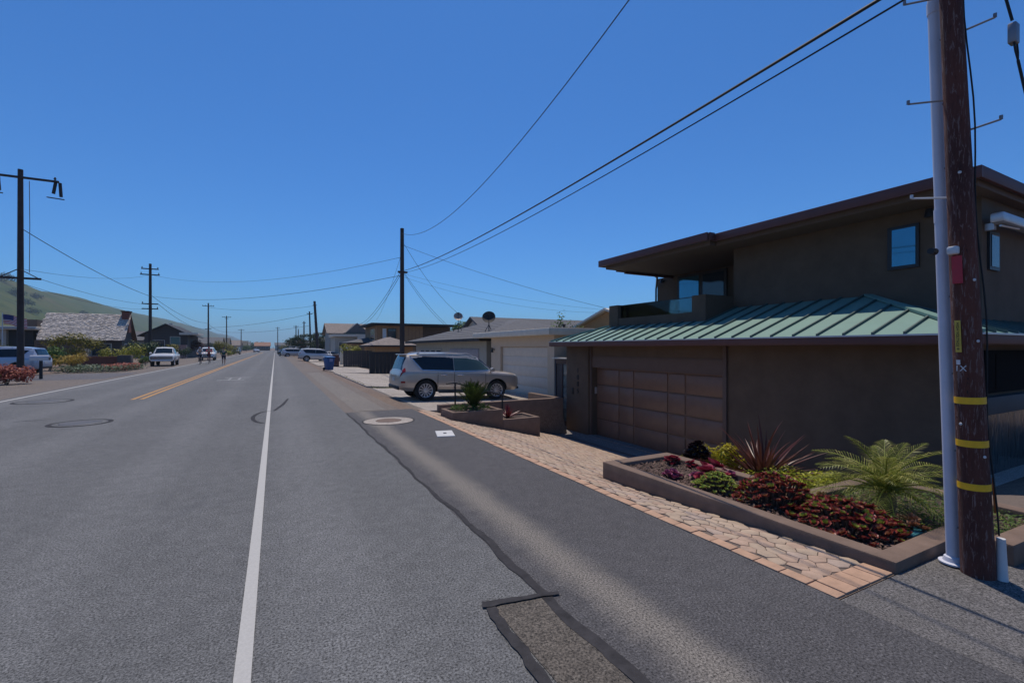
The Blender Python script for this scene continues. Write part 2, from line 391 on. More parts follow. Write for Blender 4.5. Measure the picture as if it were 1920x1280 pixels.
# crack seals
mb = MB(); r2 = random.Random(3)
ysl = rngf(-3, 12.4, 0.09)
strip(mb, [(1.65 + 0.015 * math.sin(y * 1.9) + .012 * math.sin(y * 7.3) + r2.uniform(-.006, .006), y) for y in ysl], [lerp(.078, .035, sstep(2.5, 6, y)) + r2.uniform(-.008, .008) + .008 * math.sin(y * 4.1) for y in ysl], 0.006)
struct(mb.build('crack_seal', M_seal))
mb = MB()
strip(mb, [(1.21 + .053 * k, 2.745 - .01 * k + r2.uniform(-.008, .008)) for k in range(11)], [.062 - .002 * k + r2.uniform(-.01, .01) for k in range(11)], 0.014)
strip(mb, [(1.24 + r2.uniform(-.012, .012) - (2.7 - y) * .03, y) for y in rngf(-1.5, 2.72, 0.06)][::-1], [.062 + r2.uniform(-.014, .014) for _ in rngf(-1.5, 2.72, 0.06)], 0.010)
struct(mb.build('crack_seal', M_seal))
sheet('asphalt_patch', [1.27, 1.61], rngf(-1.5, 2.7, 1), 0.004, M_patch)
mb = MB()
cx, cy = -0.12, 12.75
strip(mb, [(cx + 0.36 * math.cos(t), cy + 1.1 * math.sin(t)) for t in [R(a) for a in range(84, 262, 10)]], [0.03 + 0.06 * math.sin(R(a - 84)) for a in range(84, 262, 10)], 0.006)
strip(mb, [(-0.02, 13.9), (0.2, 15.2), (0.38, 16.9)], [.07, .09, .06], 0.006)
struct(mb.build('crack_seal', M_seal))
mb = MB()
for (x, y, l, a) in ((-2.25, 5.1, .1, .4), (-5.3, 14.5, .6, .3)):
    q = [(x + math.cos(a) * l * t + r2.uniform(-.03, .03), y + math.sin(a) * l * t) for t in (0, .3, .6, 1)]
    strip(mb, q, [.012, .035, .03, .01], 0.006)
struct(mb.build('tar_marks', M_seal))

# manholes: sealed rings with iron covers
M_iron = mat('cast_iron', (0.075, 0.073, 0.075), rough=0.6, var=0.3, scale=15, bump=0.8, bscale=60)
def manhole(x, y, label, ro=0.72):
    t = thing('manhole_cover', label, 'manhole cover', (x, y, 0), 'manhole covers in the road')
    m1 = MB(); m1.lathe([(ro, 0.005), (ro - 0.09, 0.007)], 40); m1.build('tar_ring', M_seal, t)
    m2 = MB(); m2.lathe([(ro - 0.1, 0.006), (0.37, 0.006)], 40); m2.build('asphalt_collar', M_road, t)
    m3 = MB(); m3.lathe([(0.36, 0.004), (0.35, 0.012), (0.27, 0.012), (0.26, 0.008), (0.001, 0.008)], 32); m3.build('lid', M_iron, t)
manhole(-3.9, 13.63, 'manhole cover ringed with black tar in the near lane, the nearer of two', 0.57)
manhole(-6.5, 19.6, 'manhole cover ringed with black tar beside the far white edge line', 0.72)
# valve cover in a concrete collar
t = thing('valve_cover', 'rusty round valve cover in a pale concrete collar beside the brick paving', 'valve cover', (2.35, 10.75, 0))
m1 = MB(); m1.lathe([(0.56, 0.004), (0.5, 0.012), (0.3, 0.012), (0.29, 0.0)], 36); m1.build('concrete_collar', M_conc, t)
m1 = MB(); m1.lathe([(0.285, 0.004), (0.28, 0.014), (0.2, 0.012), (0.001, 0.012)], 28); m1.build('lid', mat('rust_iron', (0.13, 0.085, 0.06), var=0.4, scale=12, rough=0.8), t)
m1 = MB(); m1.lathe([(0.6, 0.006), (0.565, 0.007)], 36); m1.build('tar_ring', M_seal, t)
t = thing('meter_box', 'white oblong meter box lid set in the asphalt beside the brick paving', 'meter box', (2.98, 8.6, 0), rz=R(-14))
m1 = MB(); m1.box(-0.17, 0.17, -0.3, 0.3, -0.02, 0.014); m1.build('lid', mat('pale_concrete_lid', (0.5, 0.5, 0.49), var=0.1), t, bevel=0.006)
m1 = MB(); m1.box(-0.03, 0.03, -0.05, 0.05, 0.013, 0.02); m1.build('lift_slot', M_iron, t)

# ------------------------------------------------------------------ brick paved driveway
drv = MB()
def Hd(x, y): return H(x, y) - 0.002
nx = rngf(3.39, 8.1, 0.2); ny = rngf(1.715, 12.74, 0.22)
drv.add([(x, y, H(x, y) - 0.008) for y in ny for x in nx], [(j * len(nx) + i, j * len(nx) + i + 1, (j + 1) * len(nx) + i + 1, (j + 1) * len(nx) + i) for j in range(len(ny) - 1) for i in range(len(nx) - 1)])
driveway = drv.build('driveway', M_joint); struct(driveway)
stones = []
rp = random.Random(11); hw = 0.068
def jit(i, j):
    q = random.Random(i * 7919 + j * 104729); return (q.uniform(-.021, .021), q.uniform(-.021, .021))
dx = hw * 2; dy = hw * 1.7320508 * 1.08
for j in range(int(11 / dy) + 2):
    for i in range(int(5 / dx) + 2):
        x = 3.56 + i * dx + (dx / 2 if j % 2 else 0); y = 2.0 + j * dy
        if x > 8.05 or y > 12.6 or x < 3.52: continue
        if y < 5.2 and x > 4.13: continue
        if 10.72 < y < 11.85 and 3.88 < x < 6.55: continue
        poly = []
        for k in range(6):
            a = R(60 * k + 30); rr = hw / math.cos(R(30))
            px = x + rr * math.cos(a); py = y + rr * math.sin(a) * 1.08
            ji = jit(round((px - 3.56) / hw), round((py - 2.0) / (dy / 3))); poly.append((px + ji[0], py + ji[1]))
        if min(p[0] for p in poly) < 3.505: poly = [(3.507 if p[0] < 3.53 else p[0], p[1]) for p in poly]
        if y < 5.3: poly = [(min(4.157, p[0]), p[1]) for p in poly]
        stones.append((x, y, poly))
stones.sort(key=lambda s_: s_[0] * .46 + s_[1] * .887)
def stone(mb, x, y, poly):
    n = len(poly); tl = (rp.uniform(-.02, .02), rp.uniform(-.02, .02)); dz = rp.uniform(-.003, .004)
    def ring(f, dd, n_=n): return [(lerp(x, p[0], f), lerp(y, p[1], f), H(p[0], p[1]) + dd + (p[0] - x) * tl[0] + (p[1] - y) * tl[1]) for p in poly]
    vs = ring(0.965, -0.009) + ring(0.95, dz - 0.001) + ring(0.86, dz + 0.0025)
    mb.add(vs, [(i, (i + 1) % n, n + (i + 1) % n, n + i) for i in range(n)] + [(n + i, n + (i + 1) % n, 2 * n + (i + 1) % n, 2 * n + i) for i in range(n)] + [tuple(range(2 * n, 3 * n))])
rest = MB()
for k, (x, y, poly) in enumerate(stones):
    mi = rp.choice((0, 0, 0, 1, 1, 2))
    if k < 240:
        mb = MB(); stone(mb, x, y, poly); mb.build('paver', (M_paver, M_paver2, M_paver3)[mi], driveway, smooth=True, angle=50)
    else:
        rest.mi = mi; stone(rest, x, y, poly)
o = rest.build('pavers', [M_paver, M_paver2, M_paver3], driveway, smooth=True, angle=50); o['kind'] = 'stuff'
def brick(x0, x1, y0, y1):
    mb = MB(); d = rp.uniform(-.002, .004); g = 0.004
    hz = lambda x, y: H(x, y) + 0.006 + d
    mb.prism([(x0 + g, y0 + g), (x1 - g, y0 + g), (x1 - g, y1 - g), (x0 + g, y1 - g)], lambda x, y: H(x, y) - 0.03, hz)
    mb.build('border_brick', M_border, driveway, bevel=0.006)
y = 1.72
while y < 11.9: brick(3.385, 3.5, y, y + 0.205); y += 0.205
for i in range(4): brick(3.5 + i * .163, 3.663 + i * .163, 1.72, 1.925)
# garage apron, drain, walkway
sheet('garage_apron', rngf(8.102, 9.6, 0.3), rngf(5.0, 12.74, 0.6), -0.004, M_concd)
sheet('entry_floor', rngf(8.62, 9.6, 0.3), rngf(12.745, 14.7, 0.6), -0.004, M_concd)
t = thing('trench_drain', 'long dark slotted drain across the driveway in front of the garage door', 'drain', (8.45, 9.6, H(8.45, 9.6)))
mb = MB(); mb.box(-.06, .06, -2.7, 2.7, -.02, .004); mb.build('channel', M_black, t)
mb = MB()
for i in range(54): mb.box(-.055, .055, -2.68 + i * .1, -2.63 + i * .1, .003, .009)
o = mb.build('grate', M_galv, t); o['kind'] = 'stuff'
sheet('entry_path', rngf(6.72, 12, 0.5), rngf(0.2, 2.94, 0.5), 0.0, M_conc, hf=lambda x, y: -0.3)
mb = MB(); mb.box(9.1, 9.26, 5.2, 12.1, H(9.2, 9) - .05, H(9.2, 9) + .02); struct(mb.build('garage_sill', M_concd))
# neighbours' driveways: slabs one by one
def slabs(name, x0, x1, y0, y1, nx_, ny_, m, gap=0.02):
    b = MB(); b.box(x0, x1, y0, y1, H(x1, y1) - .2, H(x1, (y0 + y1) / 2) - .05); base = b.build(name, M_dirt); struct(base)
    for i in range(nx_):
        for j in range(ny_):
            a0 = lerp(x0, x1, i / nx_) + gap / 2; a1 = lerp(x0, x1, (i + 1) / nx_) - gap / 2
            b0 = lerp(y0, y1, j / ny_) + gap / 2; b1 = lerp(y0, y1, (j + 1) / ny_) - gap / 2; d = rp.uniform(-.004, .006)
            mb = MB(); mb.prism([(a0, b0), (a1, b0), (a1, b1), (a0, b1)], lambda x, y: H(x, y) - .12, lambda x, y: H(x, y) + .018 + d)
            mb.build('slab', m, base, bevel=0.008)
slabs('neighbour_driveway', 4.06, 8.38, 12.99, 14.97, 2, 1, M_conc)
slabs('neighbour_driveway', 4.06, 9.65, 15.0, 21.2, 3, 2, M_conc)
slabs('concrete_driveway', 3.7, 9.9, 21.6, 34.8, 3, 4, M_conc)
slabs('concrete_driveway', 3.9, 7.5, 36, 48, 2, 3, M_conc)
sheet('concrete_driveway', rngf(3.9, 9, 1.2), rngf(50, 80, 5), 0.01, M_conc)
mb = MB(); mb.prism([(3.92, 12.9), (4.05, 12.9), (4.05, 21.3), (3.92, 21.3)], -.3, -0.125); struct(mb.build('kerb_strip', M_conc, bevel=0.01))

# ------------------------------------------------------------------ the brown house
def bx(name, m, parent, x0, x1, y0, y1, z0, z1, bevel=0.0, label=None):
    mb = MB(); mb.box(x0, x1, y0, y1, z0, z1); return mb.build(name, m, parent, world=True, bevel=bevel, label=label)
FL = -1.19
house = thing('brown_house', 'dark brown two-storey stucco house with a green metal roof over its garage', 'house', (9.3, 2.95, FL))
w1 = MB()
w1.box(9.3, 9.6, 2.95, 7.12, FL - .3, 1.74)          # wall right of the garage door
w1.box(9.3, 9.6, 12.15, 13.1, FL - .3, 1.74)
w1.box(9.3, 9.6, 7.12, 12.15, 1.06, 1.74)            # header
w1.box(9.6, 18, 2.95, 3.2, FL - .3, 1.74)            # side wall
w1.box(9.62, 18, 13.0, 13.2, FL - .3, 1.74)
w1.box(10.2, 18, 13.22, 14.9, FL - .3, 1.7)          # infill behind the gate
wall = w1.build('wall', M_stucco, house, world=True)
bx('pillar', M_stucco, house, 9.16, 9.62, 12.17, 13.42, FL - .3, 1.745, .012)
bx('light_block', M_dark, house, 9.75, 17.9, 3.22, 12.98, FL, 1.7)  # added unseen box inside the garage to block light
for z0, z1, d in ((1.40, 1.43, .012), (1.09, 1.40, .02), (1.055, 1.085, .012)):
    bx('header_band', M_trim, house, 9.3 - d, 9.299, 7.13, 12.14, z0, z1)
bx('corner_trim', M_trim, house, 9.24, 9.299, 7.04, 7.14, FL, 1.74, .006)
bx('corner_trim', M_trim, house, 9.24, 9.299, 12.1, 12.165, FL, 1.74, .006)
# garage door: rails with recessed panels
gd = bx('garage_door', M_gdoor, house, 9.5, 9.54, 7.14, 12.13, FL, 1.05)
cols_ = [7.16, 8.3, 8.88, 10.06, 10.64, 11.35, 12.1][::1]
cols_ = [7.16, 8.42, 9.02, 10.35, 11.0, 12.1]
rows_ = [FL + .02, FL + .56, FL + 1.12, FL + 1.68, FL + 2.22]
for i in range(5):
    for j in range(4):
        mb = MB(); a, b_, c_, d_ = cols_[i] + .03, cols_[i + 1] - .03, rows_[j] + .028, rows_[j + 1] - .028
        mb.box(9.478, 9.502, a, b_, c_, d_); mb.build('panel', M_gdoor, gd, world=True, bevel=.007)
for j in range(1, 4):
    bx('section_seam', M_dark, gd, 9.497, 9.5005, 7.16, 12.1, rows_[j] - .006, rows_[j] + .006)
# number, lamps
def text(s_, size, m, parent, loc, rot, name='lettering', ext=0.004, spacing=1.0):
    cu = bpy.data.curves.new(name, 'FONT'); cu.body = s_; cu.size = size; cu.extrude = ext; cu.align_x = 'CENTER'; cu.align_y = 'CENTER'; cu.space_line = spacing
    tmp = bpy.data.objects.new('tmp', cu); col.objects.link(tmp)
    dg = bpy.context.evaluated_depsgraph_get(); me = bpy.data.meshes.new_from_object(tmp.evaluated_get(dg))
    bpy.data.objects.remove(tmp); me.materials.clear(); me.materials.append(m)
    o = link(name, me, parent); of = OFF.get(parent.name, (0, 0, 0)) if parent else (0, 0, 0)
    o.location = (loc[0] - of[0], loc[1] - of[1], loc[2] - of[2]); o.rotation_euler = rot; return o
FACE_MX = (R(90), 0, R(-90))     # lettering that faces -X
for k, ch in enumerate('1085'):
    text(ch, 0.24, M_black, house, (9.152, 12.72, 0.92 - k * .23), FACE_MX, 'house_number', .01)
bx('door_bell', M_dark, house, 9.135, 9.16, 12.98, 13.07, .1, .32, .005)
bx('garage_lamp', M_silver, house, 9.42, 9.5, 12.108, 12.148, .18, .4, .005)
# lower roof
RX, RZ, PT = 8.6, 1.92, 0.352
YA, YB, RUN = 2.57, 13.56, 2.47
def rz_(x): return RZ + PT * (x - RX)
deck = MB()
deck.slab([(RX, YA, RZ - .03), (RX, YB, RZ - .03), (RX + RUN, YB - RUN, RZ + PT * RUN - .03), (RX + RUN, 12.05, RZ + PT * RUN - .03)][:2] + [(RX + 1.42, YB - 1.42, RZ + PT * 1.42 - .03), (RX + 1.42, 8.3, RZ + PT * 1.42 - .03), (RX + RUN, 8.3, RZ + PT * RUN - .03), (RX + RUN, YA + RUN, RZ + PT * RUN - .03)], (0, 0, -.06))
deck.slab([(RX, YA, RZ - .03), (RX + RUN, YA + RUN, RZ + PT * RUN - .03), (RX + RUN, 3.3, RZ + PT * (3.3 - YA) - .03), (17.5, 3.3, RZ + PT * (3.3 - YA) - .03), (17.5, YA, RZ - .03)], (0, 0, -.06))
deck.slab([(RX, YB, RZ - .03), (17.5, YB, RZ - .03), (17.5, YB - 1.42, RZ + PT * 1.42 - .03), (RX + 1.42, YB - 1.42, RZ + PT * 1.42 - .03)], (0, 0, -.06))
roof = deck.build('roof', M_roofd, house, world=True)
def rib(mb, p, q, wdt=.013, h=.042):
    p = Vector(p); q = Vector(q); d = (q - p).normalized(); sx = d.cross(Vector((0, 0, 1))).normalized() * wdt; n = Vector((0, 0, h))
    mb.add([p - sx, p + sx, q + sx, q - sx, p - sx + n, p + sx + n, q + sx + n, q - sx + n],
           [(0, 1, 2, 3), (4, 7, 6, 5), (0, 4, 5, 1), (1, 5, 6, 2), (2, 6, 7, 3), (3, 7, 4, 0)])
def toplim(y):
    t = min(RUN, y - YA, YB - y)
    if 8.22 < y < 12.1: t = min(t, 1.44)
    return max(0.0, t)
st = 0.425; y = YA
while y < YB - .02:
    y1 = min(YB, y + st); br = sorted({y, y1} | {b for b in (YA + RUN, YB - RUN, YB - 1.44, 8.22, 8.221, 12.1) if y < b < y1})
    lo = [(RX - .03, b, rz_(RX - .03)) for b in (y, y1)]
    hi = [(RX + toplim(b), b, rz_(RX + toplim(b))) for b in br]
    mb = MB(); mb.mi = 0; mb.slab([lo[0], lo[1]] + hi[::-1], (0, 0, -.02))
    if y > YA + .1: mb.mi = 1; rib(mb, (RX - .03, y, rz_(RX - .03)), (RX + toplim(y), y, rz_(RX + toplim(y))))
    mb.build('roof_panel', [M_roof, M_roofd], roof, world=True)
    y = y1
x = RX
while x < 17.4:
    x1 = min(17.5, x + st)
    def tl(xx): return max(0, (xx - RX)) if xx < RX + RUN else 3.3 - YA
    mb = MB(); hi = [(xx, YA + tl(xx), RZ + PT * tl(xx)) for xx in ((x, x1) if not (x < RX + RUN < x1) else (x, RX + RUN - .001, RX + RUN + .001, x1))]
    mb.slab([(x, YA - .03, RZ - .01)] + hi + [(x1, YA - .03, RZ - .01)], (0, 0, -.02))
    mb.mi = 1
    if x > RX + .1: rib(mb, (x, YA - .03, RZ - .01), (x, YA + tl(x), RZ + PT * tl(x)))
    mb.build('roof_panel', [M_roof, M_roofd], roof, world=True)
    x = x1
for p, q in (((RX, YA, RZ), (RX + RUN, YA + RUN, RZ + PT * RUN)), ((RX, YB, RZ), (RX + 1.42, YB - 1.42, RZ + PT * 1.42))):
    mb = MB(); rib(mb, p, q, .07, .045); mb.build('hip_cap', M_roof, roof, world=True)
# fascia, gutter lip and soffit
mb = MB(); mb.box(RX - .05, RX - .01, YA - .04, YB + .04, 1.755, 1.905); mb.box(RX - .0099, 17.5, YA - .05, YA - .01, 1.755, 1.905)
mb.build('fascia', M_fascia, house, world=True, bevel=.006)
mb = MB(); mb.box(RX - .075, RX - .0505, YA - .07, YB + .05, 1.885, 1.912); mb.box(RX - .0504, 17.5, YA - .075, YA - .0505, 1.885, 1.912)
mb.build('drip_edge', M_silver, house, world=True)
bx('soffit', M_soffit, house, RX - .005, 17.5, YA, YB, 1.742, 1.758)
# upper storey
u1 = MB()
u1.box(11.07, 18, 3.3, 8.2, 2.0, 4.38); u1.box(13.2, 18, 8.2, 13.1, 1.95, 4.38)
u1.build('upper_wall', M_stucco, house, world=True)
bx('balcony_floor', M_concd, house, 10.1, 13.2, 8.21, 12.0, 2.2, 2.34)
u2 = MB(); u2.box(9.98, 10.2, 8.66, 11.62, 2.26, 2.66); u2.box(9.96, 11.065, 8.2, 8.64, 2.2, 3.1); u2.box(9.96, 10.35, 11.63, 12.06, 2.2, 3.1)
u2.box(10.36, 13.19, 11.9, 12.06, 2.2, 2.75)
u2.build('balcony_parapet', M_stucco, house, world=True)
M_clear = clearglass('balcony_glass', (0.55, 0.72, 0.75))
bx('balcony_glass', M_clear, house, 10.08, 10.092, 8.66, 11.62, 2.67, 3.07)
bx('glass_rail', M_dark, house, 10.07, 10.10, 8.66, 11.62, 3.071, 3.09)
bx('balcony_glass', M_clear, house, 10.37, 13.18, 11.97, 11.982, 2.76, 3.07)
# sliding door
sd = bx('sliding_door', M_dark, house, 13.14, 13.199, 10.0, 12.05, 2.35, 4.33)
bx('pane', M_winb, sd, 13.125, 13.141, 11.1, 11.95, 2.43, 4.24)
bx('pane', M_win, sd, 13.13, 13.1411, 10.1, 10.93, 2.43, 4.24)
# windows of the upper storey
wf = bx('window', M_dark, house, 11.03, 11.069, 4.17, 4.68, 3.27, 4.12)
bx('pane', M_winb, wf, 11.02, 11.031, 4.22, 4.6, 3.33, 4.06)
wf = bx('window', M_dark, house, 11.3, 11.75, 3.26, 3.299, 3.1, 3.8)
bx('pane', M_win, wf, 11.36, 11.69, 3.25, 3.261, 3.16, 3.74)
# wall lamps
for (x, y, z) in ((11.0, 3.98, 4.17), (13.13, 12.75, 4.17)):
    mb = MB(); mb.lathe([(.001, .16), (.05, .15), (.075, .02), (.075, 0), (.06, 0), (.05, .03), (.001, .04)], 16, c=(x - .06, y, z)); mb.box(x - .02, x + .069, y - .03, y + .03, z + .06, z + .1)
    mb.build('wall_lamp', M_black, house, world=True, smooth=True)
# upper roof
ur = MB()
ur.box(10.2, 18.6, 3.08, 8.1, 4.5, 4.64); ur.box(9.95, 18.6, 8.105, 12.5, 4.5, 4.66)
upper = ur.build('upper_roof', M_shingle, house, world=True)
mb = MB(); mb.box(10.14, 10.199, 3.02, 8.1, 4.47, 4.665); mb.box(9.89, 9.949, 8.1, 12.55, 4.48, 4.69); mb.box(10.2, 18.6, 3.02, 3.0795, 4.47, 4.665); mb.box(9.95, 18.6, 12.5, 12.56, 4.48, 4.685); mb.box(9.95, 10.139, 8.05, 8.0995, 4.48, 4.685)
mb.build('upper_fascia', M_fascia, upper, world=True, bevel=.005)
mb = MB(); mb.box(10.3, 18.5, 3.12, 8.15, 4.383, 4.499); mb.box(10.08, 18.5, 8.155, 12.38, 4.386, 4.498)
mb.build('upper_soffit', M_soffit, upper, world=True)
mb = MB(); mb.box(10.6, 13.3, 12.385, 12.47, 4.36, 4.47); mb.box(10.9, 13.3, 12.3, 12.384, 4.3, 4.385)
mb.build('eave_trim', M_fascia, upper, world=True)
mb = MB(); mb.tube([(12.2, 12.45, 4.42), (12.5, 12.42, 4.3), (13.05, 13.0, 4.08), (13.15, 13.12, 4.0), (13.15, 13.14, 2.2)], .035, 8); mb.build('downpipe', M_dark, house, world=True, smooth=True)
mb = MB(); mb.lathe([(.07, 4.64), (.07, 4.78), (.12, 4.79), (.12, 4.83), (.001, 4.87)], 16, c=(11.3, 6.6, 0)); mb.build('roof_vent', M_whitep, upper, world=True, smooth=True)
# awning cassette on the side wall
mb = MB(); mb.box(11.0, 15.0, 3.0, 3.18, 3.86, 4.03); aw = mb.build('awning_cassette', M_silver, house, world=True, bevel=.03)
mb = MB(); mb.box(11.2, 11.3, 3.18, 3.3, 3.78, 3.9); mb.tube([(11.05, 3.06, 3.8), (11.9, 3.06, 3.84)], .018, 6); mb.build('awning_bracket', M_silver, aw, world=True)
# entry side: black panels for the porch's shade, grey band and ripple glass
M_void = mat('porch_shade_black', (0.008, 0.008, 0.009), rough=.9, spec=.05)
wf = bx('window', M_void, house, 9.9, 13, 2.91, 2.949, .98, 1.66)  # black panel puts the porch recess's shade into colour
bx('pane', M_void, wf, 10.3, 12.9, 2.9, 2.911, 1.03, 1.6)  # same recess shade, painted matte black
bx('wall_band', mat('grey_band', (0.06, 0.062, 0.066), rough=.7), house, 9.6, 14, 2.82, 2.949, .66, .93, .008)
mrg, nt, b = newmat('ripple_glass')
tc = N(nt, 'ShaderNodeTexCoord'); mp = N(nt, 'ShaderNodeMapping'); mp.inputs['Scale'].default_value = (14, 14, 2.4); nt.links.new(tc.outputs['Object'], mp.inputs[0])
n1 = N(nt, 'ShaderNodeTexNoise', Scale=1.0, Detail=6.0, Distortion=1.0); nt.links.new(mp.outputs[0], n1.inputs['Vector'])
r = ramp(nt, n1.outputs['Fac'], [(0.35, (0.03, 0.034, 0.036)), (0.75, (0.1, 0.11, 0.11))]); nt.links.new(r.outputs[0], b.inputs['Base Color'])
bp = N(nt, 'ShaderNodeBump', Strength=1.0, Distance=0.03); nt.links.new(n1.outputs['Fac'], bp.inputs['Height']); nt.links.new(bp.outputs[0], b.inputs['Normal']); b.inputs['Roughness'].default_value = 0.12
bx('glass_screen', mrg, house, 9.7, 14, 2.88, 2.9485, -.55, .655)
# gate to the side yard
gate = thing('side_gate', 'tall dark framed gate with frosted glass beside the numbered pillar', 'gate', (9.55, 14.05, FL))
gf = MB(); gf.box(9.5, 9.58, 13.44, 13.53, FL, 1.28); gf.box(9.5, 9.58, 14.62, 14.72, FL, 1.28); gf.box(9.5, 9.58, 13.53, 14.62, 1.1, 1.28); gf.box(9.5, 9.58, 13.53, 14.62, FL, FL + .18); gf.box(9.5, 9.58, 14.18, 14.3, FL + .18, 1.1)
gf.build('gate_frame', mat('gate_brown', (0.06, 0.035, 0.03), rough=.6), gate, world=True, bevel=.006)
M_frost = mat('frosted_glass', (0.12, 0.16, 0.16), rough=.2, var=.6, scale=5, spec=.6)
for k in range(5):
    z0 = FL + .2 + k * .42; bx('glass_pane', M_frost, gate, 9.535, 9.545, 13.54, 14.17, z0, z0 + .4)
bx('gate_panel', M_woodg, gate, 9.53, 9.55, 14.31, 14.61, FL + .19, 1.09)
bx('lit_top_cap', M_offwhite, gate, 9.42, 9.62, 13.44, 14.8, 1.285, 1.335, .008)  # pale colour stands for the gate's top edge catching light

# ------------------------------------------------------------------ planters, retaining wall, handrail
def curbwall(name, label, pts, z0, z1, parent, th=.14):
    """a wall following a centre line, mitred"""
    n = len(pts); L_, R_ = [], []
    for i in range(n):
        p = Vector(pts[i]); d0 = (p - Vector(pts[i - 1])).normalized() if i else None; d1 = (Vector(pts[i + 1]) - p).normalized() if i < n - 1 else None
        a = d0 or d1; b = d1 or d0; n0 = Vector((-a.y, a.x)); n1 = Vector((-b.y, b.x)); m_ = (n0 + n1).normalized(); k = (th / 2) / max(.3, m_.dot(n0))
        L_.append(p + m_ * k); R_.append(p - m_ * k)
    mb = MB(); vs = []
    for i in range(n):
        zb = z0(*pts[i]) if callable(z0) else z0; zt = z1[i] if isinstance(z1, (list, tuple)) else z1
        vs += [(*L_[i], zb), (*R_[i], zb), (*R_[i], zt), (*L_[i], zt)]
    fs = [(4 * i + a, 4 * i + (a + 1) % 4, 4 * i + 4 + (a + 1) % 4, 4 * i + 4 + a) for i in range(n - 1) for a in range(4)] + [(3, 2, 1, 0), (4 * n - 4, 4 * n - 3, 4 * n - 2, 4 * n - 1)]
    mb.add(vs, fs); return mb.build(name, M_curb, parent, world=True, bevel=.018)
pl = thing('garden_planter', 'low brown stucco planter full of succulents along the brick paving', 'planter', (4.23, 1.78, 0))
zb = lambda x, y: H(x, y) - .12
fr = [(5.30, 1.40), (5.30, 1.78), (4.23, 1.78)] + [(4.23, y_) for y_ in (2.6, 3.4, 4.2)] + [(4.23, 5.08), (5.32, 5.08), (5.32, 4.2), (5.32, 2.98), (6.1, 2.98), (6.72, 2.98), (6.66, 2.0), (6.62, 1.2)]
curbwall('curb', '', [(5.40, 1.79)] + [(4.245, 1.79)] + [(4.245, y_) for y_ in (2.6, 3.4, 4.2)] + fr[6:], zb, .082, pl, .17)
curbwall('curb', '', [(7.6, 1.32), (5.12, 1.42)], zb, .16, pl, .16)
so = MB(); so.prism([(4.29, 1.84), (5.28, 1.84), (5.28, 5.03), (4.29, 5.03)], -.5, lambda x, y: .012 + .02 * noise.noise((x * 3, y * 3, 0)))
so.prism([(5.281, 1.45), (6.63, 1.45), (6.66, 2.93), (5.281, 2.93)], -.5, .01)
so.build('soil', M_soil, pl, world=True)
b2 = MB(); b2.prism([(5.39, 3.05), (6.5, 3.05), (6.5, 5.02), (5.39, 5.02)], -1.6, -.12); b2.prism([(6.501, 3.05), (9.2, 3.05), (9.2, 5.02), (6.501, 5.02)], -1.7, lambda x, y: -.13 if x < 7 else -1.15)
o = b2.build('garden_bed', M_soil); struct(o)
# mulch chips: loose, uncountable
ch = MB(); rc = random.Random(5)
def chip(mb, x, y, z, s_):
    q = Matrix.Translation((x, y, z)) @ Euler((rc.uniform(-.6, .6), rc.uniform(-.6, .6), rc.uniform(0, 6.28))).to_matrix().to_4x4()
    l, wd, h = s_ * rc.uniform(.8, 1.8), s_ * rc.uniform(.4, .8), s_ * .25
    mb.add([q @ Vector(p) for p in ((-l, -wd, 0), (l, -wd * .7, 0), (l * .8, wd, 0), (-l, wd * .6, 0), (0, 0, h))], [(0, 1, 4), (1, 2, 4), (2, 3, 4), (3, 0, 4)])
for _ in range(3200): chip(ch, rc.uniform(4.31, 5.24), rc.uniform(1.87, 5.0), rc.uniform(.015, .04), rc.uniform(.008, .02))
for _ in range(900): chip(ch, rc.uniform(5.42, 6.5), rc.uniform(3.1, 5.0), rc.uniform(-.12, -.09), rc.uniform(.01, .022))
o = ch.build('mulch', M_chip); o['kind'] = 'stuff'

rw = thing('retaining_wall', 'long low brown wall between the silver car and the brick walkway', 'wall', (4.29, 12.85, 0))
mb = MB(); mb.prism([(4.24, 12.76), (8.58, 12.76), (8.58, 12.96), (4.24, 12.96)], -1.5, .03); mb.build('wall_body', M_curb, rw, world=True, bevel=.015)
mb = MB(); mb.prism([(8.40, 12.961), (8.58, 12.961), (8.58, 14.85), (8.40, 14.85)], -1.5, .03); mb.build('wall_return', M_curb, rw, world=True, bevel=.015)
lp = thing('stepped_planter', 'two-level brown stucco planter with a cycad at the top of the driveway', 'planter', (3.95, 10.8, -.1))
def tier(x0, x1, y0, y1, zt):
    t_ = .11
    for nm, a in (('planter_wall', (x0, x1, y0, y0 + t_)), ('planter_wall', (x0, x1, y1 - t_, y1)), ('planter_wall', (x0, x0 + t_, y0 + t_ + .001, y1 - t_ - .001)), ('planter_wall', (x1 - t_, x1, y0 + t_ + .001, y1 - t_ - .001))):
        mb = MB(); mb.prism([(a[0], a[2]), (a[1], a[2]), (a[1], a[3]), (a[0], a[3])], lambda x, y: H(x, y) - .1, zt); mb.build(nm, M_curb, lp, world=True, bevel=.012)
    mb = MB(); mb.prism([(x0 + t_, y0 + t_), (x1 - t_, y0 + t_), (x1 - t_, y1 - t_), (x0 + t_, y1 - t_)], -1.2, zt - .05); mb.build('soil', M_soil, lp, world=True)
tier(3.95, 5.36, 10.8, 11.75, .075); tier(5.362, 6.5, 10.8, 11.75, -.2)
hr = thing('handrail', 'thin black metal handrail going down behind the cycad', 'handrail', (4.44, 11.95, -.2))
mb = MB(); mb.tube([(4.18, 11.95, .72), (4.44, 11.95, .73), (5.9, 11.95, .32), (6.2, 11.95, .22)], .022, 8); mb.build('rail', M_black, hr, world=True, smooth=True)
for (x, zt) in ((4.44, .73), (5.9, .32)):
    mb = MB(); mb.tube([(x, 11.95, H(x, 11.95) - .02), (x, 11.95, zt)], .024, 8); mb.build('post', M_black, hr, world=True, smooth=True)
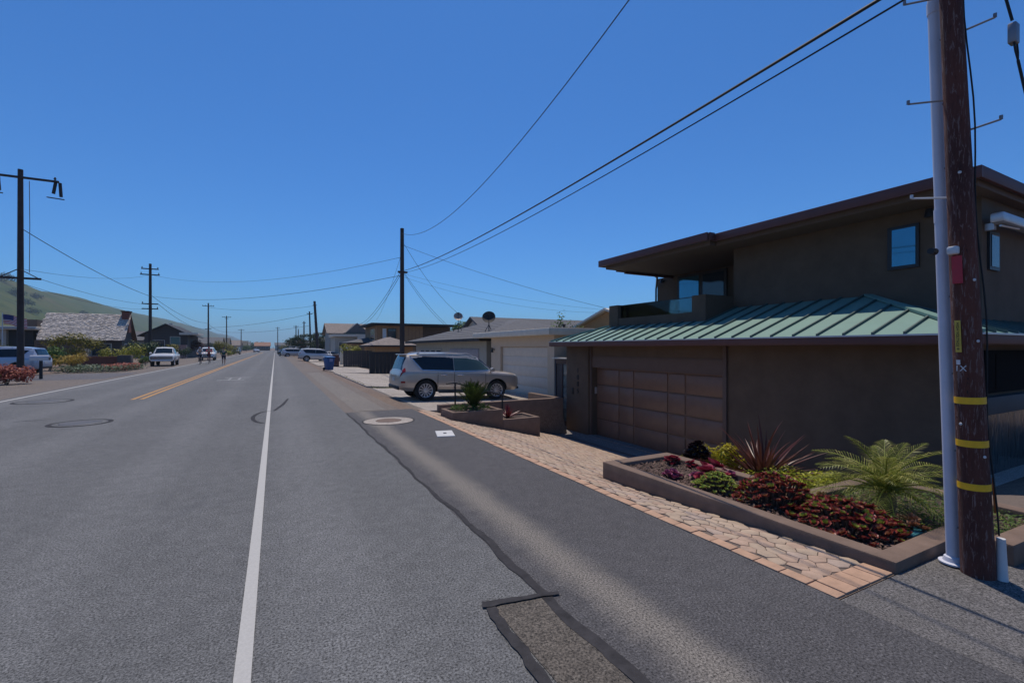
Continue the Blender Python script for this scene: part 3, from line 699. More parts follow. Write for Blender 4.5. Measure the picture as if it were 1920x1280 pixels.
bx_ = MB(); bx_.box(4.98, 5.24, 1.92, 2.1, .0, .05)
tag(bx_.build('irrigation_box', M_teal, bevel=.008), 'teal plastic irrigation box lid in the planter corner by the pole', 'valve box')

# ------------------------------------------------------------------ vehicles
def interp(x, tab, k):
    if x <= tab[0][0]: return tab[0][k]
    for a, b in zip(tab, tab[1:]):
        if x <= b[0]: return lerp(a[k], b[k], (x - a[0]) / (b[0] - a[0]))
    return tab[-1][k]
# stations: x, bottom, belt, top, half width, half width at the roof
KINDS = {
 'suv': dict(wb=(-1.45, 1.38), wr=.385, tab=[(-2.42, .5, .82, .86, .72, .66), (-2.38, .42, .98, 1.0, .86, .76), (-2.32, .4, 1.07, 1.14, .90, .74), (-2.22, .38, 1.1, 1.5, .92, .68), (-2.12, .36, 1.11, 1.68, .93, .66), (-1.6, .34, 1.11, 1.75, .935, .67), (-.6, .32, 1.09, 1.78, .94, .68), (.2, .32, 1.07, 1.76, .94, .68), (.62, .32, 1.06, 1.67, .94, .67), (1.38, .34, 1.05, 1.12, .93, .74), (1.6, .36, 1.03, 1.09, .93, .8), (2.05, .38, 1.0, 1.075, .91, .78), (2.28, .4, .94, 1.03, .85, .72), (2.37, .42, .86, .95, .77, .66), (2.42, .46, .74, .82, .66, .58)],
             glass=[[(-2.02, 1.64), (-.40, 1.70), (-.40, 1.13), (-1.6, 1.15)], [(-.38, 1.70), (.55, 1.65), (1.12, 1.16), (-.38, 1.12)]], back=(-2.32, -2.15), front=(.68, 1.33)),
 'sedan': dict(wb=(-1.35, 1.35), wr=.33, tab=[(-2.3, .45, .8, .84, .66, .6), (-2.24, .36, .92, .96, .82, .7), (-2.0, .3, .96, 1.01, .87, .72), (-1.6, .26, .97, 1.06, .89, .7), (-.95, .24, .96, 1.36, .9, .58), (-.3, .22, .95, 1.44, .9, .57), (.3, .22, .93, 1.4, .9, .57), (1.1, .24, .92, 1.0, .89, .68), (1.9, .28, .82, .88, .86, .7), (2.2, .34, .7, .76, .78, .6), (2.3, .4, .58, .62, .6, .5)],
             glass=[[(-1.3, 1.06), (-.95, 1.3), (-.25, 1.38), (-.25, .99)], [(-.18, 1.38), (.3, 1.35), (.95, .99), (-.18, .98)]], back=(-1.5, -1.0), front=(.4, 1.05)),
 'pickup': dict(wb=(-1.75, 1.7), wr=.38, tab=[(-2.75, .55, .98, 1.0, .86, .84), (-2.7, .45, 1.06, 1.09, .92, .9), (-.72, .42, 1.06, 1.09, .93, .9), (-.7, .42, 1.06, 1.12, .93, .86), (-.58, .42, 1.06, 1.7, .93, .7), (.2, .42, 1.06, 1.76, .93, .7), (.45, .42, 1.06, 1.7, .93, .7), (1.12, .42, 1.06, 1.15, .93, .84), (2.2, .44, 1.02, 1.1, .92, .86), (2.45, .46, .95, 1.03, .9, .84), (2.52, .5, .85, .92, .86, .8)],
             glass=[[(-.5, 1.62), (.38, 1.66), (.9, 1.15), (-.5, 1.13)]], back=(-.68, -.6), front=(.5, 1.08)),
}
def csec(x, tab):
    zb, be, tp, wd, wr = [interp(x, tab, k) for k in (1, 2, 3, 4, 5)]
    h = tp - be; q = min(1, h / .25)
    return [(0, zb), (.84 * wd, zb), (.97 * wd, zb + .13), (wd, zb + .45 * (be - zb)), (wd * .99, be - .06), (wd * .95, be + .01),
            (lerp(wd * .9, wr, q), tp - .05 - .06 * q), (lerp(wd * .8, wr - .09, q), tp - .012), (0, tp + .015)]
def csurf(x, s_, tab):
    c = csec(x, tab); f = max(0, min(.9999, s_)) * 8; i = int(f); t = f - i
    return Vector((x, lerp(c[i][0], c[i + 1][0], t), lerp(c[i][1], c[i + 1][1], t)))
def s_of_z(x, z, tab, i0=5):
    c = csec(x, tab); t = (z - c[i0][1]) / max(1e-4, c[i0 + 1][1] - c[i0][1]); return (i0 + max(-1, min(1, t))) / 8
def patch(mb, quad, tab, side, off, nu=7, nv=4, is_s=False):
    """quad: four (x, z) corners, or (x, s) ones, laid on the body skin"""
    def f(u, v):
        a = [lerp(quad[0][k], quad[1][k], u) for k in (0, 1)]; b = [lerp(quad[3][k], quad[2][k], u) for k in (0, 1)]
        x, z = lerp(a[0], b[0], v), lerp(a[1], b[1], v)
        s_ = z if is_s else None
        if s_ is None:
            c = csec(x, tab); s_ = .5
            for i in range(1, 8):
                if c[i][1] <= z <= c[i + 1][1]: s_ = (i + (z - c[i][1]) / max(1e-5, c[i + 1][1] - c[i][1])) / 8; break
        p = csurf(x, s_, tab); e = .004
        n = (csurf(x + e, s_, tab) - p).cross(csurf(x, min(.999, s_ + e), tab) - p)
        if n.length < 1e-9: n = Vector((0, 1, 0))
        n.normalize()
        if n.dot(Vector((0, p.y, p.z - .9))) < 0: n = -n
        p = p + n * off; return (p.x, p.y * side, p.z)
    vs = [f(i / nu, j / nv) for j in range(nv + 1) for i in range(nu + 1)]
    fs = [(j * (nu + 1) + i, j * (nu + 1) + i + 1, (j + 1) * (nu + 1) + i + 1, (j + 1) * (nu + 1) + i) for j in range(nv) for i in range(nu)]
    mb.add(vs, fs if side > 0 else [x[::-1] for x in fs])
def carbody(kind, m):
    K = KINDS[kind]; tab = K['tab']; X = []
    for a, b in zip(tab, tab[1:]):
        n = max(1, int((b[0] - a[0]) / .12)); X += [lerp(a[0], b[0], i / n) for i in range(n)]
    X.append(tab[-1][0]); ss = [i / 24 for i in range(25)]; mb = MB(); rings = []
    for x in X:
        ring = [csurf(x, s_, tab) for s_ in ss]; ring += [Vector((p.x, -p.y, p.z)) for p in ring[-2:0:-1]]; rings.append(ring)
    n = len(rings[0]); mb.add([p for r_ in rings for p in r_], [(i * n + j, (i + 1) * n + j, (i + 1) * n + (j + 1) % n, i * n + (j + 1) % n) for i in range(len(X) - 1) for j in range(n)] + [tuple(range(n)), tuple(range(len(X) * n - 1, (len(X) - 1) * n - 1, -1))])
    me = mb.mesh('body', [m, M_plastic]); bm = bmesh.new(); bm.from_mesh(me); bmesh.ops.recalc_face_normals(bm, faces=bm.faces); bm.to_mesh(me); bm.free()
    o = bpy.data.objects.new('tmp', me); col.objects.link(o); cuts = []
    for ax in K['wb']:
        for sd in (-1, 1):
            c = MB(); c.lathe([(.001, -.3), (K['wr'] + .065, -.3), (K['wr'] + .065, .3), (.001, .3)], 28, 'y', (ax, sd * .87, K['wr'] + .01))
            cm = c.mesh('cut', M_plastic); bm = bmesh.new(); bm.from_mesh(cm); bmesh.ops.remove_doubles(bm, verts=bm.verts, dist=1e-4); bmesh.ops.recalc_face_normals(bm, faces=bm.faces); bm.to_mesh(cm); bm.free()
            co = bpy.data.objects.new('cut', cm); col.objects.link(co); cuts.append(co)
            md = o.modifiers.new('b', 'BOOLEAN'); md.object = co; md.operation = 'DIFFERENCE'; md.solver = 'EXACT'; md.material_mode = 'TRANSFER'
    dg = bpy.context.evaluated_depsgraph_get(); res = bpy.data.meshes.new_from_object(o.evaluated_get(dg))
    for x in cuts + [o]: bpy.data.objects.remove(x)
    for p in res.polygons: p.use_smooth = True
    res.set_sharp_from_angle(angle=R(32)); res.name = 'body'; return res
WH = {}
def wheel_meshes(r_, spokes):
    if (r_, spokes) in WH: return WH[(r_, spokes)]
    a = MB(); a.lathe([(r_ * .66, -.1), (r_ * .9, -.125), (r_ * .985, -.1), (r_, -.05), (r_, .05), (r_ * .985, .1), (r_ * .9, .125), (r_ * .66, .1), (r_ * .66, -.1)], 32, 'y')
    b = MB(); b.mi = 1; b.lathe([(r_ * .64, .03), (.001, .03)], 32, 'y'); b.mi = 0
    b.lathe([(r_ * .69, .10), (r_ * .66, .118), (r_ * .62, .11), (r_ * .61, .03)], 32, 'y')
    b.lathe([(.08, .04), (.075, .1), (.05, .108), (.001, .108)], 16, 'y')
    for k in range(spokes):
        t = 2 * math.pi * k / spokes; q = Matrix.Rotation(t, 4, 'Y'); w0 = .02 if spokes > 7 else .035; w1 = .032 if spokes > 7 else .055
        b.add([q @ Vector(p) for p in ((.05, .08, -w0), (.05, .08, w0), (r_ * .64, .085, w1), (r_ * .64, .085, -w1), (.05, .103, -w0 * .6), (.05, .103, w0 * .6), (r_ * .64, .112, w1 * .7), (r_ * .64, .112, -w1 * .7))],
              [(4, 5, 6, 7), (0, 1, 5, 4), (1, 2, 6, 5), (2, 3, 7, 6), (3, 0, 4, 7)])
    WH[(r_, spokes)] = (a.mesh('wheel', M_tyre, True), b.mesh('rim', [M_rim, M_black], True)); return WH[(r_, spokes)]
def vehicle(name, label, cat, kind, m, loc, rz, group, spokes=6, detail=1, pitch=0.0, front_grille=True):
    K = KINDS[kind]; tab = K['tab']; root = thing(name, label, cat, loc, group, rz)
    root.rotation_euler = (0, pitch, rz)
    body = link('body', carbody(kind, m), root)
    for i, gq in enumerate(K['glass']):
        for sd in (-1, 1):
            mb = MB(); patch(mb, gq, tab, sd, .006, 10, 4); mb.build('window', M_carglass2 if (detail > 1 and i == len(K['glass']) - 1 and sd < 0) else M_carglass, root, smooth=True)
            if detail > 1:
                tr = MB()
                pts = [gq[3], gq[0], gq[1]]
                for a_, b_ in ((gq[3], gq[2]), (gq[3], gq[0])):
                    if i == 0 or a_ != gq[3] or b_ == gq[2]:
                        q = [(a_[0], a_[1]), (b_[0], b_[1]), (b_[0] + .02 * (b_ == gq[0]), b_[1] - .025), (a_[0] + .02 * (b_ == gq[0]), a_[1] - .025)]
                        if b_ == gq[0]: q = [(a_[0] - .03, a_[1]), (b_[0] - .03, b_[1]), (b_[0], b_[1]), (a_[0], a_[1])]
                        patch(tr, q, tab, sd, .01, 8, 1)
                tr.build('window_trim', M_chrome, root, smooth=True)
    mb = MB(); x0, x1 = K['front']
    patch(mb, [(x0, .80), (x1, .77), (x1, .9999), (x0, .9999)], tab, 1, .006, 6, 6, True); patch(mb, [(x0, .80), (x1, .77), (x1, .9999), (x0, .9999)], tab, -1, .006, 6, 6, True)
    mb.build('windscreen', M_carglass, root, smooth=True)
    mb = MB(); x0, x1 = K['back']
    for sd in (1, -1): patch(mb, [(x0, .80), (x1, .80), (x1, .9999), (x0, .9999)], tab, sd, .008, 6, 6, True)
    mb.build('rear_window', M_carglass, root, smooth=True)
    wt, wr_ = wheel_meshes(K['wr'], spokes)
    for ax in K['wb']:
        for sd in (-1, 1):
            wo = link('wheel', wt, root); wo.location = (ax, sd * (.945 * interp(ax, tab, 4) - .11), K['wr']); wo.rotation_euler = (0, rng.uniform(0, 1), 0 if sd > 0 else math.pi)
            link('rim', wr_, wo)
    xr, xf = tab[0][0], tab[-1][0]
    def zat(f_): return lerp(interp(xf - .1, tab, 1), interp(xf - .1, tab, 2), f_)
    for sd in (-1, 1):
        wf_ = interp(xf - .16, tab, 4)
        mb = MB(); patch(mb, [(xf - .34, .60), (xf - .07, .60), (xf - .07, .76), (xf - .34, .66)], tab, sd, .012, 5, 3, True); mb.build('headlight', M_lamp, root, smooth=True)
        mb = MB()
        if kind == 'suv': patch(mb, [(xr + .03, .48), (xr + .2, .52), (xr + .21, .66), (xr + .1, .69)], tab, sd, .02, 4, 4, True)
        else: patch(mb, [(xr + .02, .5), (xr + .22, .52), (xr + .22, .62), (xr + .04, .62)], tab, sd, .015, 4, 3, True)
        mb.build('tail_light', M_tail, root, smooth=True)
        mx = K['front'][1] - .22; mb = MB()
        p = csurf(mx, 5.15 / 8, tab); mb.tube([(mx, sd * (p.y - .02), p.z + .03), (mx + .02, sd * (p.y + .12), p.z + .06)], .025, 6)
        mb.lathe([(.001, -.09), (.07, -.08), (.09, 0), (.07, .08), (.001, .09)], 10, 'y', (mx, sd * (p.y + .15), p.z + .1)); mb.build('mirror', m, root, smooth=True)
    if front_grille:
        mb = MB(); gw_ = .82 if kind == 'pickup' else .42; mb.box(xf - .05, xf + .015, -gw_, gw_, zat(.35), zat(.92)); g = mb.build('grille', M_plastic, root, bevel=.01)
        mb = MB()
        for k in range(4): mb.box(xf + .012, xf + .028, -gw_ + .02, gw_ - .02, zat(.42 + .13 * k), zat(.46 + .13 * k))
        mb.build('grille_bar', M_chrome, g)
    mb = MB(); mb.box(xf - .12, xf + .03, -.7, .7, zat(.02), zat(.22)); mb.build('front_bumper', M_chrome if kind == 'pickup' else M_plastic, root, bevel=.03)
    mb = MB(); mb.box(xr - .02, xr + .1, -.72, .72, interp(xr + .1, tab, 1), interp(xr + .1, tab, 1) + .14); mb.build('rear_bumper', M_chrome if kind == 'pickup' else M_plastic, root, bevel=.03)
    mb = MB(); zz = interp(xr, tab, 1) + .2; mb.box(xr - .014, xr, -.17, .17, zz, zz + .13); mb.build('number_plate', M_plate, root)
    if detail > 1:
        for (a, b) in ((-1.02, -.4), (-.385, .86)):
            for sd in (-1, 1):
                mb = MB(); a2 = a
                patch(mb, [(a + (.0 if a < -.5 else 0), .44), (b, .44), (b, 1.03), (a2 - (.05 if a < -.5 else 0), 1.04)], tab, sd, .009, 8, 8); dr = mb.build('door', m, root, smooth=True)
                p = csurf(a + .2, 4.2 / 8, tab); mb = MB(); mb.tube([(a + .1, sd * (p.y + .02), .97), (a + .14, sd * (p.y + .045), .97), (a + .3, sd * (p.y + .045), .97), (a + .34, sd * (p.y + .02), .97)], .016, 6); mb.build('handle', M_chrome, dr, smooth=True)
        for sd in (-1, 1):
            mb = MB(); mb.tube([(-1.75, sd * .58, 1.73), (-1.6, sd * .59, 1.79), (-.5, sd * .6, 1.81), (.2, sd * .59, 1.79), (.4, sd * .58, 1.73)], .016, 6); mb.build('roof_rail', M_silver, root, smooth=True)
            mb = MB(); mb.box(-.98, .92, sd * .93 - .05, sd * .93 + .05, .3, .36); mb.build('running_board', M_plastic, root, bevel=.012)
            mb = MB(); patch(mb, [(-1.9, .98), (-.5, .985), (-.5, 1.02), (-2.2, 1.0)], tab, sd, .02, 8, 2); mb.build('shoulder_line', m, root, smooth=True)
            mb = MB(); patch(mb, [(-2.36, .66), (-2.22, .66), (-2.22, .72), (-2.36, .72)], tab, sd, .012, 3, 2); mb.build('reflector', M_tail, root, smooth=True)
        for sd in (-1, 1):
            for xx, z0_, z1_ in ((-1.03, .62, 1.06), (-.392, .42, 1.07), (.875, .42, 1.05)):
                mb = MB(); patch(mb, [(xx - .009, z0_), (xx + .009, z0_), (xx + .009, z1_), (xx - .009, z1_)], tab, sd, .0125, 1, 8); mb.build('panel_gap', M_plastic, root)
            mb = MB(); patch(mb, [(-.98, .55), (.9, .55), (.9, .585), (-.98, .585)], tab, sd, .02, 10, 1); mb.build('side_moulding', M_chrome, root)
        mb = MB(); mb.box(-2.25, -2.04, -.56, .56, 1.66, 1.69); mb.build('spoiler', m, root, bevel=.015)
        mb = MB(); mb.box(-2.43, -2.4, -.4, .4, .9, .93); mb.build('hatch_trim', M_chrome, root, bevel=.005)
    return root
M_gold = paint('paint_silver_gold', (0.46, 0.4, 0.34), .4)
M_psilver = paint('paint_silver', (0.42, 0.43, 0.46), .4)
M_pwhite = paint('paint_white', (0.62, 0.62, 0.61), 0)
M_pblue = paint('paint_dark_blue', (0.02, 0.032, 0.055), .3)
M_pblack = paint('paint_black', (0.015, 0.016, 0.02), .2)
M_pice = paint('paint_pale_blue_silver', (0.38, 0.43, 0.52), .35)
PK = 'vehicles parked along the street'
vehicle('parked_suv', 'silver beige off-road car parked nose-in at the cream garage', 'suv', 'suv', M_gold, (6.08, 16.4, H(6.1, 16) + .02), 0.0, PK, spokes=12, detail=2, pitch=R(2.0)).scale = (.97, .98, .955)
vehicle('parked_suv', 'silver off-road car parked nose-in behind the blue wheelie bin', 'suv', 'suv', M_psilver, (5.1, 66, H(5.1, 66) + .02), 0.0, PK, spokes=6, detail=1, pitch=R(2))
vehicle('parked_car', 'white saloon car parked close behind the silver car by the blue bin', 'car', 'sedan', M_pwhite, (7.3, 71.5, H(7, 70)), 0.03, PK)
vehicle('parked_suv', 'pale silver car between the far dark car and the silver off-road car', 'suv', 'suv', M_psilver, (3.5, 99, H(4, 90)), 0.1, PK)
vehicle('parked_car', 'dark car farthest along the right shoulder, under the cypress', 'car', 'sedan', M_pblack, (2.2, 107, 0), R(-60), PK)
vehicle('parked_suv', 'pale blue silver car at the left edge, tail towards the road', 'suv', 'suv', M_pice, (-15.35, 39.6, 0.0), math.pi - .08, PK)
vehicle('pickup_truck', 'old white pickup truck facing us on the left shoulder', 'pickup truck', 'pickup', M_pwhite, (-9.4, 54.4, 0.0), R(-90) + .06, PK)
vehicle('parked_car', 'white car parked on the left behind the two cyclists', 'suv', 'suv', M_pwhite, (-8.2, 75, 0.0), R(-90) + .05, PK)
vehicle('parked_suv', 'dark blue car parked on the left beyond the walking person', 'suv', 'suv', M_pblue, (-9.0, 139, 0.0), R(-90), PK)
vehicle('parked_car', 'pale car far down the left side in front of the orange-roofed house', 'car', 'sedan', M_psilver, (-6.5, 205, 0.0), R(-80), PK)

# ------------------------------------------------------------------ utility poles and cables
def cable(name, label, a, b, sag, r_, n=24, group='overhead cables'):
    mb = MB(); a = Vector(a); b = Vector(b)
    mb.tube([a.lerp(b, i / n) - Vector((0, 0, 4 * sag * (i / n) * (1 - i / n))) for i in range(n + 1)], r_, 6)
    o = mb.build(name, M_wire, smooth=True); return tag(o, label, 'cable', group)
np_ = thing('utility_pole', 'near brown wooden utility pole with yellow bands at the right edge', 'utility pole', (4.70, 1.42, 0), 'utility poles')
def pc(z): return (4.70 - .0423 * z, 1.42 + .022 * z, z)
def prad(z): return interp(z, ((-1, .1), (0, .098), (1, .087), (2, .082), (3, .075), (4.3, .064), (9.5, .055)), 1)
zs = [-.1] + rngf(0, 9.2, .46)
mb = MB(); mb.tube([pc(z) for z in zs], [prad(z) for z in zs], 28); mb.build('shaft', M_pole, np_, world=True, smooth=True)
VW = Vector((-.93, -.37, 0))   # towards the street side
def onpole(z, ang, out=0.0):
    c = Vector(pc(z)); d = Vector((math.cos(ang), math.sin(ang), 0)); return c + d * (prad(z) + out)
for z in (1.31, .99, .67):
    mb = MB(); mb.tube([Vector(pc(z - .025)), Vector(pc(z + .025))], [prad(z - .025) + .003, prad(z + .025) + .003], 28, cap=False); mb.build('yellow_band', M_yband, np_, world=True, smooth=True)
TO = math.atan2(-1.42, -4.7)   # direction from the pole to the street side it shows
def plate(name, m, z0, z1, ang, wd, out=.006, th=.004):
    vs = []
    for z in (z0, z1):
        for o_ in (out, out + th):
            for k in (-.5, .5): vs.append(onpole(z, ang + k * wd / prad(z), o_))
    mb = MB(); mb.add(vs, [(0, 1, 5, 4), (2, 6, 7, 3), (0, 2, 3, 1), (4, 5, 7, 6), (0, 4, 6, 2), (1, 3, 7, 5)]); return mb.build(name, m, np_, world=True)
A = R
plate('red_tag', M_red, 2.18, 2.385, A(176), .05, .008, .012)
yt = plate('yellow_tag', M_ytag, 1.668, 1.905, A(166), .034)
plate('white_tag', M_whitep, 1.575, 1.61, A(163), .022)
M_ink = mat('black_ink', (0.015, 0.013, 0.01), rough=.6)
def facing(ang): return (R(90), 0, ang + R(90))
for s_, z, sz in (('HIGH VOLTAGE', 1.8, .034),):
    p = onpole(z, A(166), .0125); o = text(s_, sz * .75, M_ink, np_, p, (0, 0, 0), 'tag_lettering', .0008)
    o.rotation_euler = (Euler(facing(A(166))).to_matrix() @ Matrix.Rotation(R(-90), 3, 'Z')).to_euler()
text('+', .04, M_ink, np_, onpole(1.69, A(166), .0125), facing(A(166)), 'tag_lettering', .0008)
text('1X', .06, M_whitep, np_, onpole(1.545, A(172), .012), facing(A(172)), 'painted_mark', .001)
mb = MB()
p = onpole(2.43, A(170), .04); mb.box(p.x - .02, p.x + .03, p.y - .035, p.y + .03, 2.395, 2.455); dv = mb.build('junction_box', M_whitep, np_, world=True, bevel=.012)
mb = MB(); p = onpole(2.43, A(160), .05); mb.lathe([(.001, -.06), (.022, -.06), (.028, 0), (.001, .0)], 14, 'x', (p.x - .03, p.y + .07, p.z)); mb.build('lens', M_black, dv, world=True, smooth=True)
for z, ang, l in ((4.36, 118, .2), (3.58, 118, .2), (2.84, 118, .2), (4.06, -62, .16), (3.32, -62, .16)):
    mb = MB(); a = onpole(z, A(ang), -.02); b = onpole(z + .035, A(ang), l); mb.tube([a, b], .0075, 8); mb.tube([b, b + Vector((0, 0, .028))], .011, 8)
    mb.build('step_peg', M_galv if z > 3 else M_whitep, np_, world=True, smooth=True)
for z, ang in ((1.13, 160), (.9, 240), (1.75, 238), (2.2, 236), (3.0, 200)):
    mb = MB(); d = onpole(z, A(ang), .004); mb.lathe([(.001, .006), (.009, .005), (.011, 0)], 10, 'x', (0, 0, 0)); mb.xform(Matrix.Translation(d) @ Matrix.Rotation(A(ang), 4, 'Z')); mb.build('washer', M_whitep, np_, world=True)
ga = [onpole(z, A(-72), .012 + .012 * math.sin(z * 4.1)) for z in rngf(.32, 9.0, .2)]
mb = MB(); mb.tube(ga, .0055, 6); mb.build('ground_wire', M_wire, np_, world=True, smooth=True)
mb = MB(); mb.tube([onpole(z, A(-66), .012) for z in (.48, .6, .74)], .007, 6); mb.build('wire_guard', mat('orange_plastic', (.5, .13, .03), rough=.5), np_, world=True, smooth=True)
def con(z): return (lerp(4.75, 4.608, z / 4.45), lerp(1.578, 1.648, z / 4.45), z)
mb = MB(); mb.tube([con(z) for z in (0, 1, 2, 2.74)], .042, 20); cd = mb.build('conduit', M_pvc, np_, world=True, smooth=True)
mb = MB(); mb.tube([con(z) for z in (2.7, 3.5, 4.45, 6.8)], .0395, 20); mb.build('conduit', M_pvc, np_, world=True, smooth=True)
for za, zb_ in ((2.69, 2.79), (4.33, 4.42)): mb = MB(); mb.tube([con(za), con(zb_)], .045, 20); mb.build('conduit_collar', M_pvc, np_, world=True, smooth=True)
mb = MB(); mb.lathe([(.09, .0), (.09, .012), (.065, .018), (.056, .05), (.043, .06)], 24, c=(4.75, 1.578, .004)); mb.build('base_flange', M_pvc, np_, world=True, smooth=True)
mb = MB()
for z in (.3, .9, 1.5, 2.1, 3.1, 3.6, 4.1):
    c = Vector(con(z)); d = Vector((-.92, -.4, 0)).normalized(); d = Matrix.Rotation(R(48), 3, 'Z') @ d; mb.lathe([(.001, .006), (.008, .005), (.009, -.003)], 8, 'x', (0, 0, 0))
    k = 8 * 3; q = Matrix.Translation(c + d * .041) @ Matrix.Rotation(math.atan2(d.y, d.x), 4, 'Z'); mb.v[-k:] = [tuple(q @ Vector(p)) for p in mb.v[-k:]]
mb.build('conduit_screw', M_galv, np_, world=True)
st_ = MB(); st_.tube([(4.745, 1.305, -.02), (4.745, 1.305, .05), (4.735, 1.308, .3)], [.035, .031, .025], 16); st_.build('cable_riser', M_whitep, np_, world=True, smooth=True)
g_ = thing('cable_drop', 'dark drop cable with a grey splice box at the top right corner', 'cable', (5.25, .75, 0))
mb = MB(); mb.tube([(4.44, 1.58, 5.2), (4.5, 1.3, 4.5), (4.56, 1.24, 4.18), (4.6, 1.215, 4.0)], .0085, 6); mb.tube([(4.63, 1.195, 3.72), (4.69, 1.16, 3.4), (4.8, 1.1, 2.9), (5.0, .95, 1.6), (5.25, .75, 0)], .0085, 6)
mb.tube([(4.59, 1.205, 3.85), (4.60, 1.2, 3.78), (4.63, 1.195, 3.72)], .006, 6); mb.tube([(4.65, 1.205, 3.85), (4.65, 1.2, 3.78), (4.63, 1.195, 3.72)], .006, 6); mb.build('drop_wire', M_wire, g_, world=True, smooth=True)
mb = MB(); mb.box(4.578, 4.652, 1.19, 1.235, 3.84, 3.98); mb.build('splice_box', M_galv, g_, world=True, bevel=.008)

def far_pole(label, x, y, top, r0, arms=(), lean=0.0, z0=-.4, drop=None):
    t = thing('utility_pole', label, 'utility pole', (x, y, 0), 'utility poles')
    mb = MB(); mb.tube([(0, 0, z0), (lean * .5, 0, top * .5), (lean, 0, top)], [r0, r0 * .86, r0 * .72], 12); mb.build('shaft', M_polef, t, smooth=True)
    for (z, hl, ins) in arms:
        mb = MB(); mb.box(lean * z / top - hl, lean * z / top + hl, -.19, -.09, z - .06, z + .06); ar = mb.build('crossarm', M_polef, t)
        for k in ins:
            m2 = MB(); xx = lean * z / top + k * hl
            m2.lathe([(.001, .06), (.05, .06), (.03, .12), (.07, .14), (.07, .18), (.03, .2), (.05, .24), (.001, .27)], 10, c=(xx, -.14, z)); m2.build('insulator', M_char, ar, smooth=True)
    if drop:
        for (xx, z) in drop:
            m2 = MB(); m2.tube([(xx, -.14, z - .06), (xx - .1, -.14, z - .75)], .085, 8); m2.tube([(xx + .2, -.14, z - .06), (xx + .25, -.14, z - .9)], .085, 8); m2.tube([(xx - .4, -.14, z - 1.0), (xx + .4, -.14, z - 1.05)], .035, 6)
            m2.build('fuse_cutout', M_char, t, smooth=True)
    return t
ins = (-.95, -.5, .5, .95)
L1 = far_pole('tall dark utility pole at the left edge, behind the pale blue silver car', -13.5, 37.7, 12.35, .17, ((11.85, 1.75, (-.95, .9)), (5.85, .95, ())), drop=((-1.1, 11.85), (1.6, 11.85)))
mb = MB(); mb.tube([(.42, -.1, 6.2), (.44, -.1, 9), (.42, -.1, 11.7)], .018, 6); mb.build('riser_pipe', M_galv, L1)
mb = MB(); mb.tube([(-.8, -.14, 5.9), (0, -.2, 6.4), (.8, -.14, 5.9)], .03, 6); mb.build('arm_brace', M_polef, L1)
far_pole('utility pole with four short crossarms behind the white pickup', -13.5, 69.6, 11.95, .19, ((11.3, .85, (-.9, .9)), (10.6, .95, (-.9, .9)), (7.05, .8, (-.9,)), (6.45, .8, (.9,))))
far_pole('third utility pole along the left, next to the dark house', -13.5, 124, 11.9, .19, ((11.2, 1.1, ins), (6.0, .6, ())))
far_pole('fourth utility pole along the left, nearer the fog', -13.5, 168, 11.7, .19, ((11.3, 1.2, ins), (10.9, .5, ())))
far_pole('fifth utility pole on the left, fading into the fog', -13.6, 239, 10.2, .2, ((9.7, 1.2, ins),))
far_pole('last utility pole at the far bend of the road', 1.2, 262, 12.4, .22, ((11.8, 1.0, ins),))
far_pole('tall grey utility pole on the right between the dark gate and the silver beige car', 7.18, 28.96, 9.3, .165, ((6.5, .3, ()),), 0.0)
far_pole('leaning utility pole on the right in front of the cypress', 7.55, 97.6, 10.9, .3, ((10.1, .35, ()),), -.65)
far_pole('utility pole on the right just left of the leaning one', 7.6, 119, 10.4, .22, ((9.8, .6, (-.9, .9)),), -.3)
far_pole('utility pole rising from the middle of the cypress', 7.8, 152, 9.8, .22, ((9.3, .5, (.9,)),))
far_pole('thin far utility pole left of the cypress pole, one of a close pair', 7.0, 190, 10.2, .22, ((9.7, .9, ins),))
far_pole('thin far utility pole left of the cypress pole, the lower of a close pair', 8.2, 200, 9.2, .22)
MP = (7.18, 28.96)
